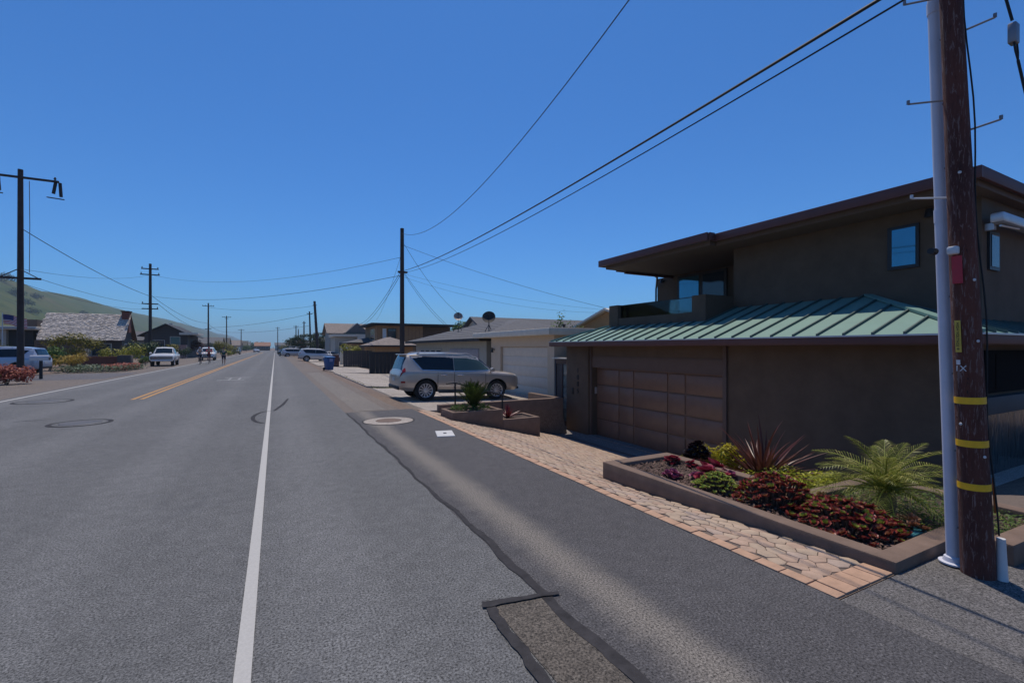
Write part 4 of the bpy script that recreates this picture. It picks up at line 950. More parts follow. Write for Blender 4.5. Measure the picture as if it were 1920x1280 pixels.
wires = [
 ('top power cable sagging from the near pole to the tall grey pole', (4.36, 1.55, 7.5), (7.12, 28.9, 8.98), 1.62, .013),
 ('thick telephone cable from the near pole to the tall grey pole, the upper of two', (4.47, 1.5, 4.62), (7.1, 28.9, 6.55), .33, .02),
 ('thin telephone cable close under the thick one', (4.47, 1.49, 4.5), (7.1, 28.9, 6.45), .42, .011),
 ('heavy sagging cable from the left edge pole to the pole behind the pickup', (-13.4, 37.6, 8.8), (-13.4, 69.6, 7.95), .35, .03),
 ('thin cable between the first two left-hand poles near their lower arms', (-12.7, 37.6, 5.9), (-12.9, 69.6, 7.0), .4, .016),
 ('second thin cable between the lower arms of the first two left-hand poles', (-14.3, 37.6, 5.9), (-14.1, 69.6, 6.4), .5, .016),
 ('lower cable across the road from the pole behind the pickup', (-13.4, 69.6, 8.0), (7.1, 28.9, 6.3), .9, .02),
 ('cable across the road to the tall grey pole, upper one', (-13.4, 69.6, 10.6), (7.1, 28.9, 7.45), 1.2, .014),
 ('faint cable from the left edge pole towards the pole behind the pickup', (-13.4, 37.6, 6.4), (-13.4, 69.6, 10.6), .5, .014),
 ('cable from the pole behind the pickup to the third left-hand pole, upper one', (-13.3, 69.6, 8.0), (-13.4, 124, 7.4), .9, .03),
 ('cable from the pole behind the pickup to the third left-hand pole, lower one', (-12.7, 69.6, 7.05), (-13.4, 124, 6.0), 1.0, .03),
 ('cable between the third and fourth left-hand poles', (-13.4, 124, 7.0), (-13.4, 168, 6.8), .6, .03),
 ('cable across the road from the third left-hand pole to the leaning pole, upper one', (-13.4, 124, 10.9), (6.95, 97.5, 10.0), .8, .03),
 ('cable across the road from the third left-hand pole to the leaning pole, lower one', (-13.4, 124, 6.3), (7.0, 97.5, 8.6), .6, .035),
 ('cable across the road from the fourth left-hand pole', (-13.4, 168, 6.6), (7.3, 119, 7.0), .6, .04),
 ('drop cable from the tall grey pole down to the far left house gable, outer one', (7.1, 28.9, 6.6), (12.9, 86, 6.0), 1.1, .022),
 ('drop cable from the tall grey pole down to the far left house gable, inner one', (7.1, 28.9, 6.4), (12.9, 86, 5.9), 1.3, .022),
 ('short drop cable from the tall grey pole sloping down left', (7.1, 28.9, 7.6), (10.6, 55, 5.0), .5, .012),
 ('drop cable from the tall grey pole to the rooftop dish mast', (7.3, 28.9, 8.3), (12.3, 31.3, 3.9), .5, .013),
 ('drop cable from the tall grey pole to the ridge of the grey-roofed house, left one', (7.3, 28.9, 6.4), (11.0, 31.5, 3.3), .3, .012),
 ('drop cable from the tall grey pole to the ridge of the grey-roofed house, right one', (7.3, 28.9, 6.5), (11.3, 31.8, 3.3), .25, .012),
 ('long cable from the tall grey pole down past the thin tree', (7.3, 28.9, 8.2), (19.3, 23.2, 4.2), .25, .014),
 ('faint cable from the tall grey pole to the ochre gable, upper one', (7.3, 28.9, 6.4), (19.3, 23.4, 4.15), .3, .008),
 ('faint cable from the tall grey pole to the ochre gable, lower one', (7.3, 28.9, 6.2), (19.2, 23.6, 4.0), .55, .008),
]
for l_, a, b, s_, r_ in wires: cable('cable', l_, a, b, s_, r_ * .75)

# ------------------------------------------------------------------ neighbouring houses
def gable(name, label, x0, x1, y0, y1, z0, ze, zr, axis, mw, mr, oh=.4, group='houses along the street', th=.14):
    t = thing(name, label, 'house', ((x0 + x1) / 2, (y0 + y1) / 2, z0), group)
    mb = MB()
    if axis == 'x':
        ym = (y0 + y1) / 2
        for x, f in ((x0, 1), (x1, -1)): pass
        vs = [(x0, y0, z0), (x0, y1, z0), (x0, y1, ze), (x0, ym, zr - .05), (x0, y0, ze), (x1, y0, z0), (x1, y1, z0), (x1, y1, ze), (x1, ym, zr - .05), (x1, y0, ze)]
    else:
        xm = (x0 + x1) / 2
        vs = [(x1, y0, z0), (x0, y0, z0), (x0, y0, ze), (xm, y0, zr - .05), (x1, y0, ze), (x1, y1, z0), (x0, y1, z0), (x0, y1, ze), (xm, y1, zr - .05), (x1, y1, ze)]
    mb.add(vs, [(0, 1, 2, 3, 4), (9, 8, 7, 6, 5), (0, 4, 9, 5), (1, 6, 7, 2), (4, 3, 8, 9), (3, 2, 7, 8), (0, 5, 6, 1)])
    mb.build('wall', mw, t, world=True)
    mb = MB()
    if axis == 'x':
        k = (zr - ze) / (ym - y0); a0, a1 = x0 - oh, x1 + oh
        mb.slab([(a0, y0 - oh, ze - k * oh), (a1, y0 - oh, ze - k * oh), (a1, ym, zr), (a0, ym, zr)], (0, 0, th)); mb.slab([(a1, y1 + oh, ze - k * oh), (a0, y1 + oh, ze - k * oh), (a0, ym + .001, zr), (a1, ym + .001, zr)], (0, 0, th))
    else:
        k = (zr - ze) / (xm - x0); a0, a1 = y0 - oh, y1 + oh
        mb.slab([(x0 - oh, a1, ze - k * oh), (x0 - oh, a0, ze - k * oh), (xm, a0, zr), (xm, a1, zr)], (0, 0, th)); mb.slab([(x1 + oh, a0, ze - k * oh), (x1 + oh, a1, ze - k * oh), (xm + .001, a1, zr), (xm + .001, a0, zr)], (0, 0, th))
    rf = mb.build('roof', mr, t, world=True); return t, rf
def hip(name, label, x0, x1, y0, y1, z0, ze, zr, mw, mr, oh=.45, rin=None, group='houses along the street'):
    t = thing(name, label, 'house', ((x0 + x1) / 2, (y0 + y1) / 2, z0), group)
    bx('wall', mw, t, x0, x1, y0, y1, z0, ze)
    a0, a1, b0, b1 = x0 - oh, x1 + oh, y0 - oh, y1 + oh
    mb = MB(); lx, ly = a1 - a0, b1 - b0; q = rin if rin else min(lx, ly) / 2
    if ly >= lx: r1, r2_ = ((a0 + a1) / 2, b0 + q), ((a0 + a1) / 2, b1 - q)
    else: r1, r2_ = (a0 + q, (b0 + b1) / 2), (a1 - q, (b0 + b1) / 2)
    vs = [(a0, b0, ze), (a1, b0, ze), (a1, b1, ze), (a0, b1, ze), (*r1, zr), (*r2_, zr)]
    mb.add(vs, [(0, 1, 4), (1, 2, 5, 4), (2, 3, 5), (3, 0, 4, 5), (0, 3, 2, 1)] if ly >= lx else [(0, 1, 5, 4), (1, 2, 5), (2, 3, 4, 5), (3, 0, 4), (0, 3, 2, 1)])
    rf = mb.build('roof', mr, t, world=True)
    mb = MB(); mb.box(a0 - .03, a0 - .001, b0, b1, ze - .14, ze + .02); mb.box(a0, a1, b0 - .03, b0 - .001, ze - .14, ze + .02); mb.box(a1 + .001, a1 + .03, b0, b1, ze - .14, ze + .02)
    mb.build('gutter', M_char, t, world=True); return t, rf
def win(t, side, a, b, z0, z1, pos, fr=.06, mg=None, m=None):
    """window on a face: side 'x' faces -X at x=pos, 'X' faces +X, 'y' faces -Y"""
    mg = mg or M_win; m = m or M_offwhite
    if side == 'x': f = bx('window', m, t, pos - .05, pos + .02, a, b, z0, z1); bx('pane', mg, f, pos - .058, pos - .0495, a + fr, b - fr, z0 + fr, z1 - fr)
    elif side == 'X': f = bx('window', m, t, pos - .02, pos + .05, a, b, z0, z1); bx('pane', mg, f, pos + .0495, pos + .058, a + fr, b - fr, z0 + fr, z1 - fr)
    else: f = bx('window', m, t, a, b, pos - .05, pos + .02, z0, z1); bx('pane', mg, f, a + fr, b - fr, pos - .058, pos - .0495, z0 + fr, z1 - fr)
def sectional(t, side, a, b, z0, z1, pos, m, rows=4, lites=0):
    d = bx('garage_door', m, t, *((pos - .03, pos + .02, a, b) if side == 'x' else (a, b, pos - .03, pos + .02)), z0, z1)
    for j in range(rows):
        c0, c1 = lerp(z0, z1, j / rows) + .012, lerp(z0, z1, (j + 1) / rows) - .012
        bx('panel', m, d, *((pos - .045, pos - .0295, a + .02, b - .02) if side == 'x' else (a + .02, b - .02, pos - .045, pos - .0295)), c0, c1, .004)
    for k in range(lites):
        p0, p1 = lerp(a, b, (k + .15) / lites), lerp(a, b, (k + .85) / lites); c0, c1 = lerp(z0, z1, 1 - .8 / rows), lerp(z0, z1, 1 - .25 / rows)
        bx('pane', M_win, d, *((pos - .052, pos - .0445, p0, p1) if side == 'x' else (p0, p1, pos - .052, pos - .0445)), c0, c1)
# cream garage next door
cg = thing('cream_garage', 'cream flat-roofed garage with a white fascia behind the silver beige car', 'garage', (9.7, 18, -.4), 'houses along the street')
mb = MB(); mb.box(9.7, 9.95, 15.05, 15.55, -.6, 2.2); mb.box(9.7, 9.95, 19.85, 20.9, -.6, 2.2); mb.box(9.7, 9.95, 15.55, 19.85, 1.76, 2.2); mb.box(9.951, 18, 15.05, 15.3, -.6, 2.2); mb.box(9.951, 18, 20.65, 20.9, -.6, 2.2)
mb.build('wall', M_cream, cg, world=True)
sectional(cg, 'x', 15.56, 19.84, -.4, 1.755, 9.86, M_creamdoor, 5)
mb = MB(); mb.box(9.26, 18.5, 14.75, 22.2, 2.201, 2.47); mb.box(9.24, 9.2599, 14.7, 22.25, 2.215, 2.455); mb.build('roof_fascia', M_offwhite, cg, world=True, bevel=.01)
bx('roof', mat('flat_roof_gravel', (.34, .29, .24), var=.2, scale=20), cg, 9.4, 18.4, 14.9, 22.1, 2.471, 2.5)
mb = MB(); mb.lathe([(.001, .22), (.09, .16), (.03, .15), (.07, 0), (.04, -.02), (.001, -.04)], 12, c=(9.58, 20.55, 1.5)); mb.box(9.6, 9.7, 20.52, 20.58, 1.6, 1.64); mb.build('wall_lantern', M_black, cg, world=True, smooth=True)
mb = MB(); mb.lathe([(.07, 2.5), (.07, 2.95), (.11, 2.96), (.11, 3.02), (.001, 3.03)], 12, c=(14.3, 21.2, 0)); mb.build('vent_pipe', M_black, cg, world=True)
mb = MB(); mb.tube([(16.7, 19.5, 2.4), (16.7, 19.5, 3.25), (16.7, 19.45, 3.38), (16.7, 19.3, 3.42), (16.7, 19.15, 3.36), (16.7, 19.12, 3.2)], .05, 8); mb.build('hook_vent', M_char, cg, world=True, smooth=True)
# low grey hip-roofed house
lh, rf = hip('grey_roof_house', 'low beige house with a grey hip roof carrying two satellite dishes', 10.2, 18.5, 22.6, 36.5, -.6, 2.2, 3.6, M_tan, M_shingle, .7, 4.6)
sectional(lh, 'x', 23.6, 28.4, -.5, 1.65, 10.2, mat('violet_shade_door', (.3, .28, .3), rough=.6), 4)  # violet grey paints in the shade under the deep eave
sectional(lh, 'x', 30.0, 35.2, -.5, 1.65, 10.2, M_tan, 4, 4)
mb = MB()
for j in range(1, 9):
    f = j / 9.5; mb.box(lerp(9.5, 13.8, f) - .004, lerp(9.5, 13.8, f) + .004, lerp(21.95, 26.5, f), lerp(37.1, 32.6, f), lerp(2.2, 3.6, f) + .005, lerp(2.2, 3.6, f) + .02)
o = mb.build('shingle_course', M_shingle, rf, world=True); o['kind'] = 'stuff'
def dish(label, x, y, z, m, rot, sz=.36, tripod=False):
    t = thing('satellite_dish', label, 'satellite dish', (x, y, z), 'satellite dishes')
    mb = MB(); mb.lathe([(.001, .0), (sz * .4, .012), (sz * .75, .05), (sz, .1), (sz, .115), (sz * .75, .065), (sz * .4, .027), (.001, .015)], 24); mb.xform(Matrix.Translation((0, 0, 1.0)) @ Euler((R(-62), 0, rot)).to_matrix().to_4x4()); mb.build('dish', m, t, smooth=True)
    mb = MB(); mb.tube([(0, 0, -.3), (0, 0, .98)], .03, 8)
    if tripod: mb.tube([(.35, .1, -.05), (0, 0, .6)], .02, 6); mb.tube([(-.3, .25, -.05), (0, 0, .6)], .02, 6)
    mb.build('mast', M_black, t, smooth=True)
    mb = MB(); q = Euler((0, 0, rot)).to_matrix(); p = q @ Vector((0, .42, 1.25)); mb.tube([(0, 0, .85), p], .018, 6); mb.box(p.x - .05, p.x + .05, p.y - .05, p.y + .05, p.z - .04, p.z + .06); mb.build('feed_arm', M_char, t)
dish('beige satellite dish on a tall mast, the left one on the grey roof', 11.9, 31.4, 2.95, mat('dish_beige', (.32, .26, .22), rough=.5), R(160), .33, True)
dish('black round satellite dish at the right end of the grey roof', 11.4, 24.9, 2.5, M_char, R(150), .4, True)
# grey gable behind, ochre gable, wooden modern house, far houses on the right
hs, _ = gable('grey_gable_house', 'house with a long grey roof and a small white gable behind the cream garage', 15.3, 27, 34, 39, -.5, 3.1, 4.25, 'x', M_offwhite, M_shingle)
win(hs, 'x', 36.1, 36.9, 3.05, 3.6, 15.3)
oc, _ = gable('ochre_house', 'ochre gable end with pale barge boards right of the thin leafy tree', 19, 27, 19.8, 26.4, -.5, 3.1, 4.1, 'x', M_orange, M_offwhite, .35)
win(oc, 'x', 22.6, 23.6, 2.0, 2.9, 19)
wd = thing('timber_house', 'flat-roofed two-storey house clad in brown timber beyond the tall grey pole', 'house', (14, 59, -.5), 'houses along the street')
bx('wall', mat('timber_cladding', (.3, .165, .075), rough=.8, var=.2, scale=3), wd, 10.7, 16.2, 55, 63, -.5, 4.35); bx('wall', mat('dark_timber', (.1, .06, .035), rough=.8, var=.2), wd, 16.21, 20, 55.6, 63, -.5, 4.3)
bx('roof', M_char, wd, 9.9, 20.6, 54.2, 63.6, 4.4, 4.62, .02)
mb = MB()
for i in range(12): mb.box(10.7 + i * .46, 10.715 + i * .46, 54.985, 54.999, -.4, 4.3)
o = mb.build('cladding_seam', M_char, wd, world=True); o['kind'] = 'stuff'
win(wd, 'y', 11.9, 12.9, 2.5, 4.0, 55, m=M_char); win(wd, 'y', 11.3, 11.75, 2.5, 4.0, 55, mg=M_silver, m=M_offwhite); win(wd, 'x', 56.5, 59, 2.6, 4.0, 10.7)
g1, _ = gable('shingle_house', 'tall house with a long brown-grey shingle roof and a cross gable, far right side', 8.3, 17.3, 84, 92, -.5, 4.3, 6.0, 'x', M_tan, M_shingleb, .5)
mb = MB(); mb.add([(10.9, 83.2, 4.4), (14.7, 83.2, 4.4), (12.8, 83.2, 6.05), (10.9, 87.5, 4.4), (14.7, 87.5, 4.4), (12.8, 87.5, 6.05)], [(0, 1, 2), (3, 5, 4), (0, 2, 5, 3), (1, 4, 5, 2)]); mb.build('cross_gable', M_shingle, g1, world=True)
bx('sun_porch', M_win, g1, 10.5, 15, 83.0, 83.9, 2.6, 4.3)
h7 = thing('flat_white_house', 'flat-roofed pale house with a white fascia in front of the shingle roof', 'house', (10, 70, -.4), 'houses along the street')
bx('wall', M_tan, h7, 7.9, 12.5, 72, 78, -.5, 3.3); bx('wall', M_offwhite, h7, 11.0, 13, 71.4, 77, 1.5, 3.75); bx('roof_fascia', M_offwhite, h7, 7.6, 11.0, 71.5, 78.3, 3.35, 3.7, .02); win(h7, 'y', 8.4, 10.6, 1.0, 2.6, 72)
h8, _ = hip('tan_garage', 'low garage with ochre wall and grey roof above the brown fence', 8.4, 13.4, 58.5, 66, -.4, 2.35, 3.1, mat('tan_wall', (.32, .2, .13)), M_shingle, .5)
h9, _ = hip('hip_roof_shed', 'small garage with a pale hip roof above the dark gate', 8.9, 12.8, 47, 53, -.4, 1.95, 2.85, M_orange, M_shingleb, .5)
for i, (x, y, l_) in enumerate(((7.2, 54, 'pale square gate post nearest the brown fence'), (6.9, 56.5, 'pale square gate post just behind its twin by the brown fence'))):
    t = thing('gate_post', l_, 'post', (x, y, -.25), 'gate posts'); mb = MB(); mb.box(-.16, .16, -.16, .16, -.1, 2.0); mb.build('post', M_offwhite, t, bevel=.02); mb = MB(); mb.box(-.2, .2, -.2, .2, 2.0, 2.08); mb.build('cap', M_offwhite, t)
# far end
for (nm, lb, a, mw, mr) in (
  ('far_house', 'low far house with an orange tiled roof at the end of the road', (-12, -3, 345, 356, -.2, 3.0, 5.4), M_woodg, mat('orange_tile', (.22, .105, .065), var=.25)),
  ('far_house', 'far grey house at the end of the road right of the orange roof', (0, 14, 330, 340, -.2, 3.4, 5.0), M_tan, M_shingle),
  ('far_house', 'far grey-blue house in the fog, left of the orange roof', (-34, -15, 350, 362, -.2, 3.2, 5.6), M_tan, M_shingle),
  ('far_house', 'far low white house behind the cypress on the right', (6, 15, 160, 170, -.2, 2.8, 4.0), M_offwhite, M_shingle),
  ('far_house', 'far house deep in the fog behind the left bushes', (-34, -17, 190, 202, -.2, 3.2, 5.4), M_tan, M_shingle),
  ('far_house', 'far house in the fog behind the dark blue car', (-42, -18, 232, 244, -.2, 3.2, 6.0), M_tan, M_char)):
    t, _ = gable(nm, lb, *a, 'x', mw, mr)
    for k in range(3): win(t, 'y', lerp(a[0], a[1], .12 + .3 * k), lerp(a[0], a[1], .28 + .3 * k), 1.0, 2.4, a[2])
for i, (x, y, w_, lb) in enumerate(((-31, 140, 11, 'far grey house on the left behind the olive bush'), (-26, 262, 11, 'far pale house on the left near the fifth pole'), (-27, 312, 12, 'distant house on the left by the end of the road'), (5.5, 215, 9, 'far house on the right past the cypresses'), (6, 262, 9, 'distant house on the right by the last pole'), (16, 190, 10, 'far tall-roofed house behind the cypresses'))):
    t, _ = gable('far_house', lb, x, x + w_, y, y + 9, -.2, 3.0, 5.0 + .4 * (i % 3), 'x', (M_tan, M_offwhite, M_woodg)[i % 3], (M_shingle, M_shingleb, M_char)[i % 3])
    for k in range(3): win(t, 'y', x + w_ * (.1 + .3 * k), x + w_ * (.26 + .3 * k), 1.0, 2.4, y)
# fences on the right
fn = thing('board_fence', 'weathered grey brown board fence between the blue bin and the dark gate', 'fence', (6.1, 48.7, -.3))
x = 6.1; k = 0
while x < 9.3:
    bx('board', M_woodg, fn, x, x + .21, 48.6 + .02 * (k % 2), 48.63 + .02 * (k % 2), H(x, 48) - .1, 1.42 + rng.uniform(-.02, .02)); x += .225; k += 1
bx('rail', M_woodg, fn, 6.1, 9.3, 48.66, 48.7, 1.0, 1.1)
dg_ = thing('dark_gate', 'charcoal solid gate standing left of the silver beige car', 'gate', (6.4, 35.2, -.3))
x = 6.43
while x < 8.7: bx('board', M_char, dg_, x, x + .27, 35.2, 35.24, H(x, 35) - .05, 1.36); x += .285
bx('gate_frame', M_char, dg_, 6.4, 8.75, 35.245, 35.3, 1.22, 1.4); bx('post', M_char, dg_, 6.28, 6.42, 35.15, 35.32, -.4, 1.42)
bs = thing('brick_pier', 'low red brick pier with a pot left of the board fence', 'pier', (5.6, 50.4, -.2)); 
for k in range(9):
    mb = MB(); mb.box(-.3, -.01, -.2, .2, k * .13, k * .13 + .115); mb.build('brick', M_brick, bs); mb = MB(); mb.box(.01, .3, -.2, .2, k * .13, k * .13 + .115); mb.build('brick', M_brick, bs)
mb = MB(); mb.box(-.36, .36, -.26, .26, 1.17, 1.26); mb.build('cap', M_conc, bs)
# wheelie bin
bn = thing('wheelie_bin', 'blue wheelie bin with a pale label standing at the driveway edge', 'bin', (3.62, 37.0, -.02), rz=R(20))
mb = MB(); mb.add([(-.22, -.25, .05), (.22, -.25, .05), (.22, .22, .05), (-.22, .22, .05), (-.3, -.36, .98), (.3, -.36, .98), (.3, .34, .98), (-.3, .34, .98)], [(0, 3, 2, 1), (0, 1, 5, 4), (1, 2, 6, 5), (2, 3, 7, 6), (3, 0, 4, 7), (4, 5, 6, 7)]); mb.build('bin_body', M_bin, bn, bevel=.025)
mb = MB(); mb.slab([(-.33, -.4, .985), (.33, -.4, .985), (.33, .38, 1.05), (-.33, .38, 1.05)], (0, 0, .05)); mb.tube([(-.3, .41, .99), (.3, .41, .99)], .025, 6); mb.build('lid', paint('bin_lid_blue', (.03, .11, .28), 0), bn, bevel=.012)
for sd in (-1, 1):
    mb = MB(); mb.lathe([(.001, -.03), (.12, -.03), (.13, 0), (.12, .03), (.001, .03)], 18, 'x', (sd * .27, .26, .13)); mb.build('wheel', M_tyre, bn, smooth=True)
mb = MB(); mb.add([(-.13, -.347, .68), (.13, -.347, .68), (.135, -.37, .9), (-.135, -.37, .9)], [(0, 1, 2, 3)]); mb.build('label', mat('bin_label', (.2, .24, .42)), bn)

# ------------------------------------------------------------------ left side of the street: houses, flag, fences
rh = thing('shake_roof_house', 'house with a big weathered shake roof and a brick chimney, left of the road', 'house', (-18.3, 70, 0), 'houses along the street')
mb = MB(); vs = [(-21.7, 66.6, -.2), (-15.5, 66.6, -.2), (-15.5, 71.0, -.2), (-21.7, 71.0, -.2), (-21.7, 66.6, 2.6), (-15.5, 66.6, 2.6), (-15.5, 71.0, 2.6), (-21.7, 71.0, 2.6), (-21.7, 68.6, 5.3), (-15.5, 68.6, 5.3)]
mb.add(vs, [(0, 1, 5, 4), (2, 3, 7, 6), (1, 2, 6, 9, 5), (3, 0, 4, 8, 7), (4, 5, 9, 8), (6, 7, 8, 9)]); mb.build('wall', M_woodg, rh, world=True)
mb = MB(); mb.slab([(-22.3, 65.9, 2.45), (-15.1, 65.9, 2.45), (-15.1, 68.6, 5.5), (-22.3, 68.6, 5.5)], (0, 0, .1)); mb.slab([(-15.1, 71.4, 2.45), (-22.3, 71.4, 2.45), (-22.3, 68.61, 5.5), (-15.1, 68.61, 5.5)], (0, 0, .1)); rrf = mb.build('roof', M_wood, rh, world=True)
mb = MB(); r4 = random.Random(21); nrow = 22
for j in range(nrow):
    xx = -22.35 - r4.uniform(0, .2)
    while xx < -15.1:
        wd_ = r4.uniform(.12, .28); t0, t1 = j / nrow, min(1, (j + 1.25) / nrow); h0 = r4.uniform(.15, .2); jx = r4.uniform(-.03, .05)
        y0_, z0_ = lerp(65.85, 68.6, t0) - jx, lerp(2.42, 5.5, t0) - jx * .6; y1_, z1_ = lerp(65.85, 68.6, t1), lerp(2.42, 5.5, t1)
        mb.add([(xx, y0_, z0_ + h0), (min(xx + wd_, -15.08), y0_, z0_ + h0), (min(xx + wd_, -15.08), y1_, z1_ + .11), (xx, y1_, z1_ + .11), (xx, y0_, z0_ + h0 - .06), (min(xx + wd_, -15.08), y0_, z0_ + h0 - .06)], [(0, 1, 2, 3), (4, 5, 1, 0)])
        xx += wd_ + .012
o = mb.build('shakes', M_shake, rrf, world=True); o['kind'] = 'stuff'
mb = MB(); mb.box(-15.85, -15.2, 68.0, 69.1, 3.5, 5.9); ch_ = mb.build('chimney', M_brick, rrf, world=True); 
bx('chimney_cap', M_char, rh, -15.93, -15.12, 67.9, 69.2, 5.9, 6.02)
win(rh, 'y', -18.4, -16.4, .8, 2.2, 66.6); win(rh, 'y', -21.2, -19.4, .8, 2.2, 66.6); win(rh, 'X', 67.4, 68.6, .9, 2.2, -15.5)
bx('patio_screen', M_tan, rh, -18.3, -18.05, 63.6, 66.5, -.1, 1.6)
fl = thing('flat_roof_house', 'pale flat-roofed house at the left edge behind the flag', 'house', (-27, 67, 0), 'houses along the street')
bx('wall', M_tan, fl, -37, -24.9, 66.5, 73, -.2, 3.6); bx('wall', M_char, fl, -24.89, -23.0, 67, 73, -.2, 3.55); bx('roof', M_offwhite, fl, -37.5, -22.4, 65.9, 73.6, 3.62, 3.95, .02); bx('upper_wall', M_woodg, fl, -25, -23.2, 68.5, 73, 3.96, 4.8)
win(fl, 'y', -28.8, -27.2, 1.5, 2.9, 66.5); win(fl, 'y', -26.8, -25.3, .2, 2.6, 66.5, m=M_wood)
bx('roof_seam', M_galv, fl, -37.4, -22.5, 65.86, 65.899, 3.7, 3.8)
# flag
fp = thing('flag', 'striped red and white flag with a blue canton, flying behind the left pole', 'flag', (-20.1, 53.1, 0))
M_fred = mat('flag_red', (.42, .03, .05), rough=.8); M_fwh = mat('flag_white', (.6, .58, .58), rough=.8); M_fbl = mat('flag_blue', (.02, .03, .14), rough=.8)
mb = MB(); mb.tube([(0, 0, -.2), (0, 0, 4.6)], [.05, .03], 8); mb.build('flagpole', M_silver, fp, smooth=True)
def fpos(u, v): return (.03 + u * 1.5, .16 * math.sin(u * 5.2 + v * .8), 4.5 - v * .8 - u * .35 + .05 * math.sin(u * 6))
mb = MB(); nst = 13
for k in range(nst):
    mb.mi = k % 2
    for i in range(10):
        u0, u1 = i / 10, (i + 1) / 10
        if k < 7: mb.mi = 2 if i < 4 else k % 2
        mb.add([fpos(u0, k / nst), fpos(u1, k / nst), fpos(u1, (k + 1) / nst), fpos(u0, (k + 1) / nst)], [(0, 1, 2, 3)])
mb.build('flag_cloth', [M_fred, M_fwh, M_fbl], fp)
# dark house further on
dh, _ = gable('dark_house', 'dark house with a shallow roof beyond the white pickup', -19, -13.2, 94, 106, -.2, 4.0, 5.6, 'y', mat('dark_cladding', (.05, .042, .04), var=.2), M_char, .8)
win(dh, 'y', -18.3, -16.3, 1.2, 3.0, 94); win(dh, 'y', -15.6, -14.2, 2.2, 3.6, 94, mg=M_winb); bx('porch_roof', M_offwhite, dh, -14.2, -11.6, 93, 100, 3.9, 4.25); bx('porch_wall', mat('pinkish_wall', (.35, .2, .17)), dh, -14.4, -13.2, 92.6, 93.9, -.2, 2.2)
bx('chimney', M_offwhite, dh, -16.4, -15.9, 98, 98.6, 5.2, 6.0)
lw, _ = gable('low_house', 'long low house with a pale porch between the shake roof and the dark house', -27, -19.6, 98, 106, -.2, 3.0, 4.5, 'x', M_tan, M_shingle)
win(lw, 'y', -22.5, -20.6, 1, 2.3, 98); win(lw, 'y', -26, -24, 1, 2.3, 98)
# brick garden wall and slatted fence on the left
gw = thing('garden_wall', 'low red brick garden wall among the shrubs on the left', 'wall', (-13.7, 51.5, 0)); r5 = random.Random(8)
mb = MB()
for j in range(11):
    xx = -15.4 + (.11 if j % 2 else 0)
    while xx < -11.6: mb.box(xx, xx + .205, 51.5 + r5.uniform(-.006, .006), 51.7, -.05 + j * .085, -.05 + j * .085 + .075); xx += .22
o = mb.build('bricks', M_brick, gw, world=True); o['kind'] = 'stuff'
bx('mortar_core', mat('mortar', (.1, .06, .05)), gw, -15.42, -11.4, 51.52, 51.68, -.1, .87); bx('coping', M_brick, gw, -15.5, -11.5, 51.45, 51.75, .885, .95, .01)
mb = MB(); mb.box(-12.25, -11.3, 51.2, 52.0, -.1, 1.05); mb.build('wall_pier', M_woodg, gw, world=True, bevel=.02)
sf = thing('slat_fence', 'brown horizontal slat fence behind the yellow-green shrub on the left', 'fence', (-19.5, 62.5, 0))
for k in range(10): bx('slat', M_wood, sf, -21.4, -17.6, 62.5, 62.53, .1 + k * .24, .29 + k * .24)
for k in range(3): bx('post', M_wood, sf, -21.4 + k * 1.83, -21.26 + k * 1.83, 62.53, 62.65, -.1, 2.5)
# mailbox
mbx = thing('mailbox', 'wide pale mailbox on a dark post in front of the left garden', 'mailbox', (-11.4, 34.1, 0))
mb = MB(); mb.box(-.06, .06, -.06, .06, -.1, 1.0); mb.build('post', M_char, mbx, bevel=.01)
mb = MB(); mb.box(-.42, .36, -.14, .14, 1.0, 1.16); mb.tube([(-.42, 0, 1.16), (.36, 0, 1.16)], .14, 14); mb.build('box', M_silver, mbx, smooth=True)
mb = MB(); mb.box(-.75, -.43, -.02, .02, .5, .56); mb.build('name_board', M_silver, mbx)

# ------------------------------------------------------------------ plants
def leafquad(mb, p, n, s_, r_, asp=.5):
    n = Vector(n).normalized(); a = n.cross(Vector((r_.uniform(-1, 1), r_.uniform(-1, 1), r_.uniform(-1, 1))))
    if a.length < .01: a = n.orthogonal()
    a.normalize(); b = n.cross(a); p = Vector(p); l = a * s_; w_ = b * s_ * asp
    mb.add([p - l, p - w_ + n * s_ * .12, p + l, p + w_ + n * s_ * .12], [(0, 1, 2, 3)])
def leafmass(mb, blobs, n, s_, r_, asp=.5, up=.5):
    tot = sum(b[3] * b[4] * b[5] for b in blobs)
    for (x, y, z, rx, ry, rz) in blobs:
        for _ in range(max(4, int(n * rx * ry * rz / tot))):
            d = Vector((r_.gauss(0, 1), r_.gauss(0, 1), r_.gauss(0, 1))).normalized(); k = r_.uniform(.55, 1.05) if r_.random() < .85 else r_.uniform(.2, .6)
            p = (x + d.x * rx * k, y + d.y * ry * k, max(z - rz, z + d.z * rz * k)); nn = d + Vector((r_.uniform(-.7, .7), r_.uniform(-.7, .7), up + r_.uniform(-.4, .4)))
            leafquad(mb, p, nn, s_ * r_.uniform(.6, 1.3), r_, asp)
def shrub(label, loc, blobs, n, s_, m, seed, name='shrub', cat='shrub', group=None, stems=4, asp=.5, stemmat=None):
    r_ = random.Random(seed); t = thing(name, label, cat, loc, group)
    mb = MB(); leafmass(mb, blobs, n, s_, r_, asp); mb.build('foliage', m, t)
    mb = MB(); 
    for k in range(stems):
        b = r_.choice(blobs); mb.tube([(b[0] * .3 + r_.uniform(-.05, .05), b[1] * .3, -.05), (b[0] * .7, b[1] * .7, b[2] * .6), (b[0] + r_.uniform(-.3, .3) * b[3], b[1] + r_.uniform(-.3, .3) * b[4], b[2] + b[5] * .4)], [.03 * (s_ * 10) ** .3, .022 * (s_ * 10) ** .3, .006], 6)
    mb.build('stem', stemmat or M_wood, t); return t
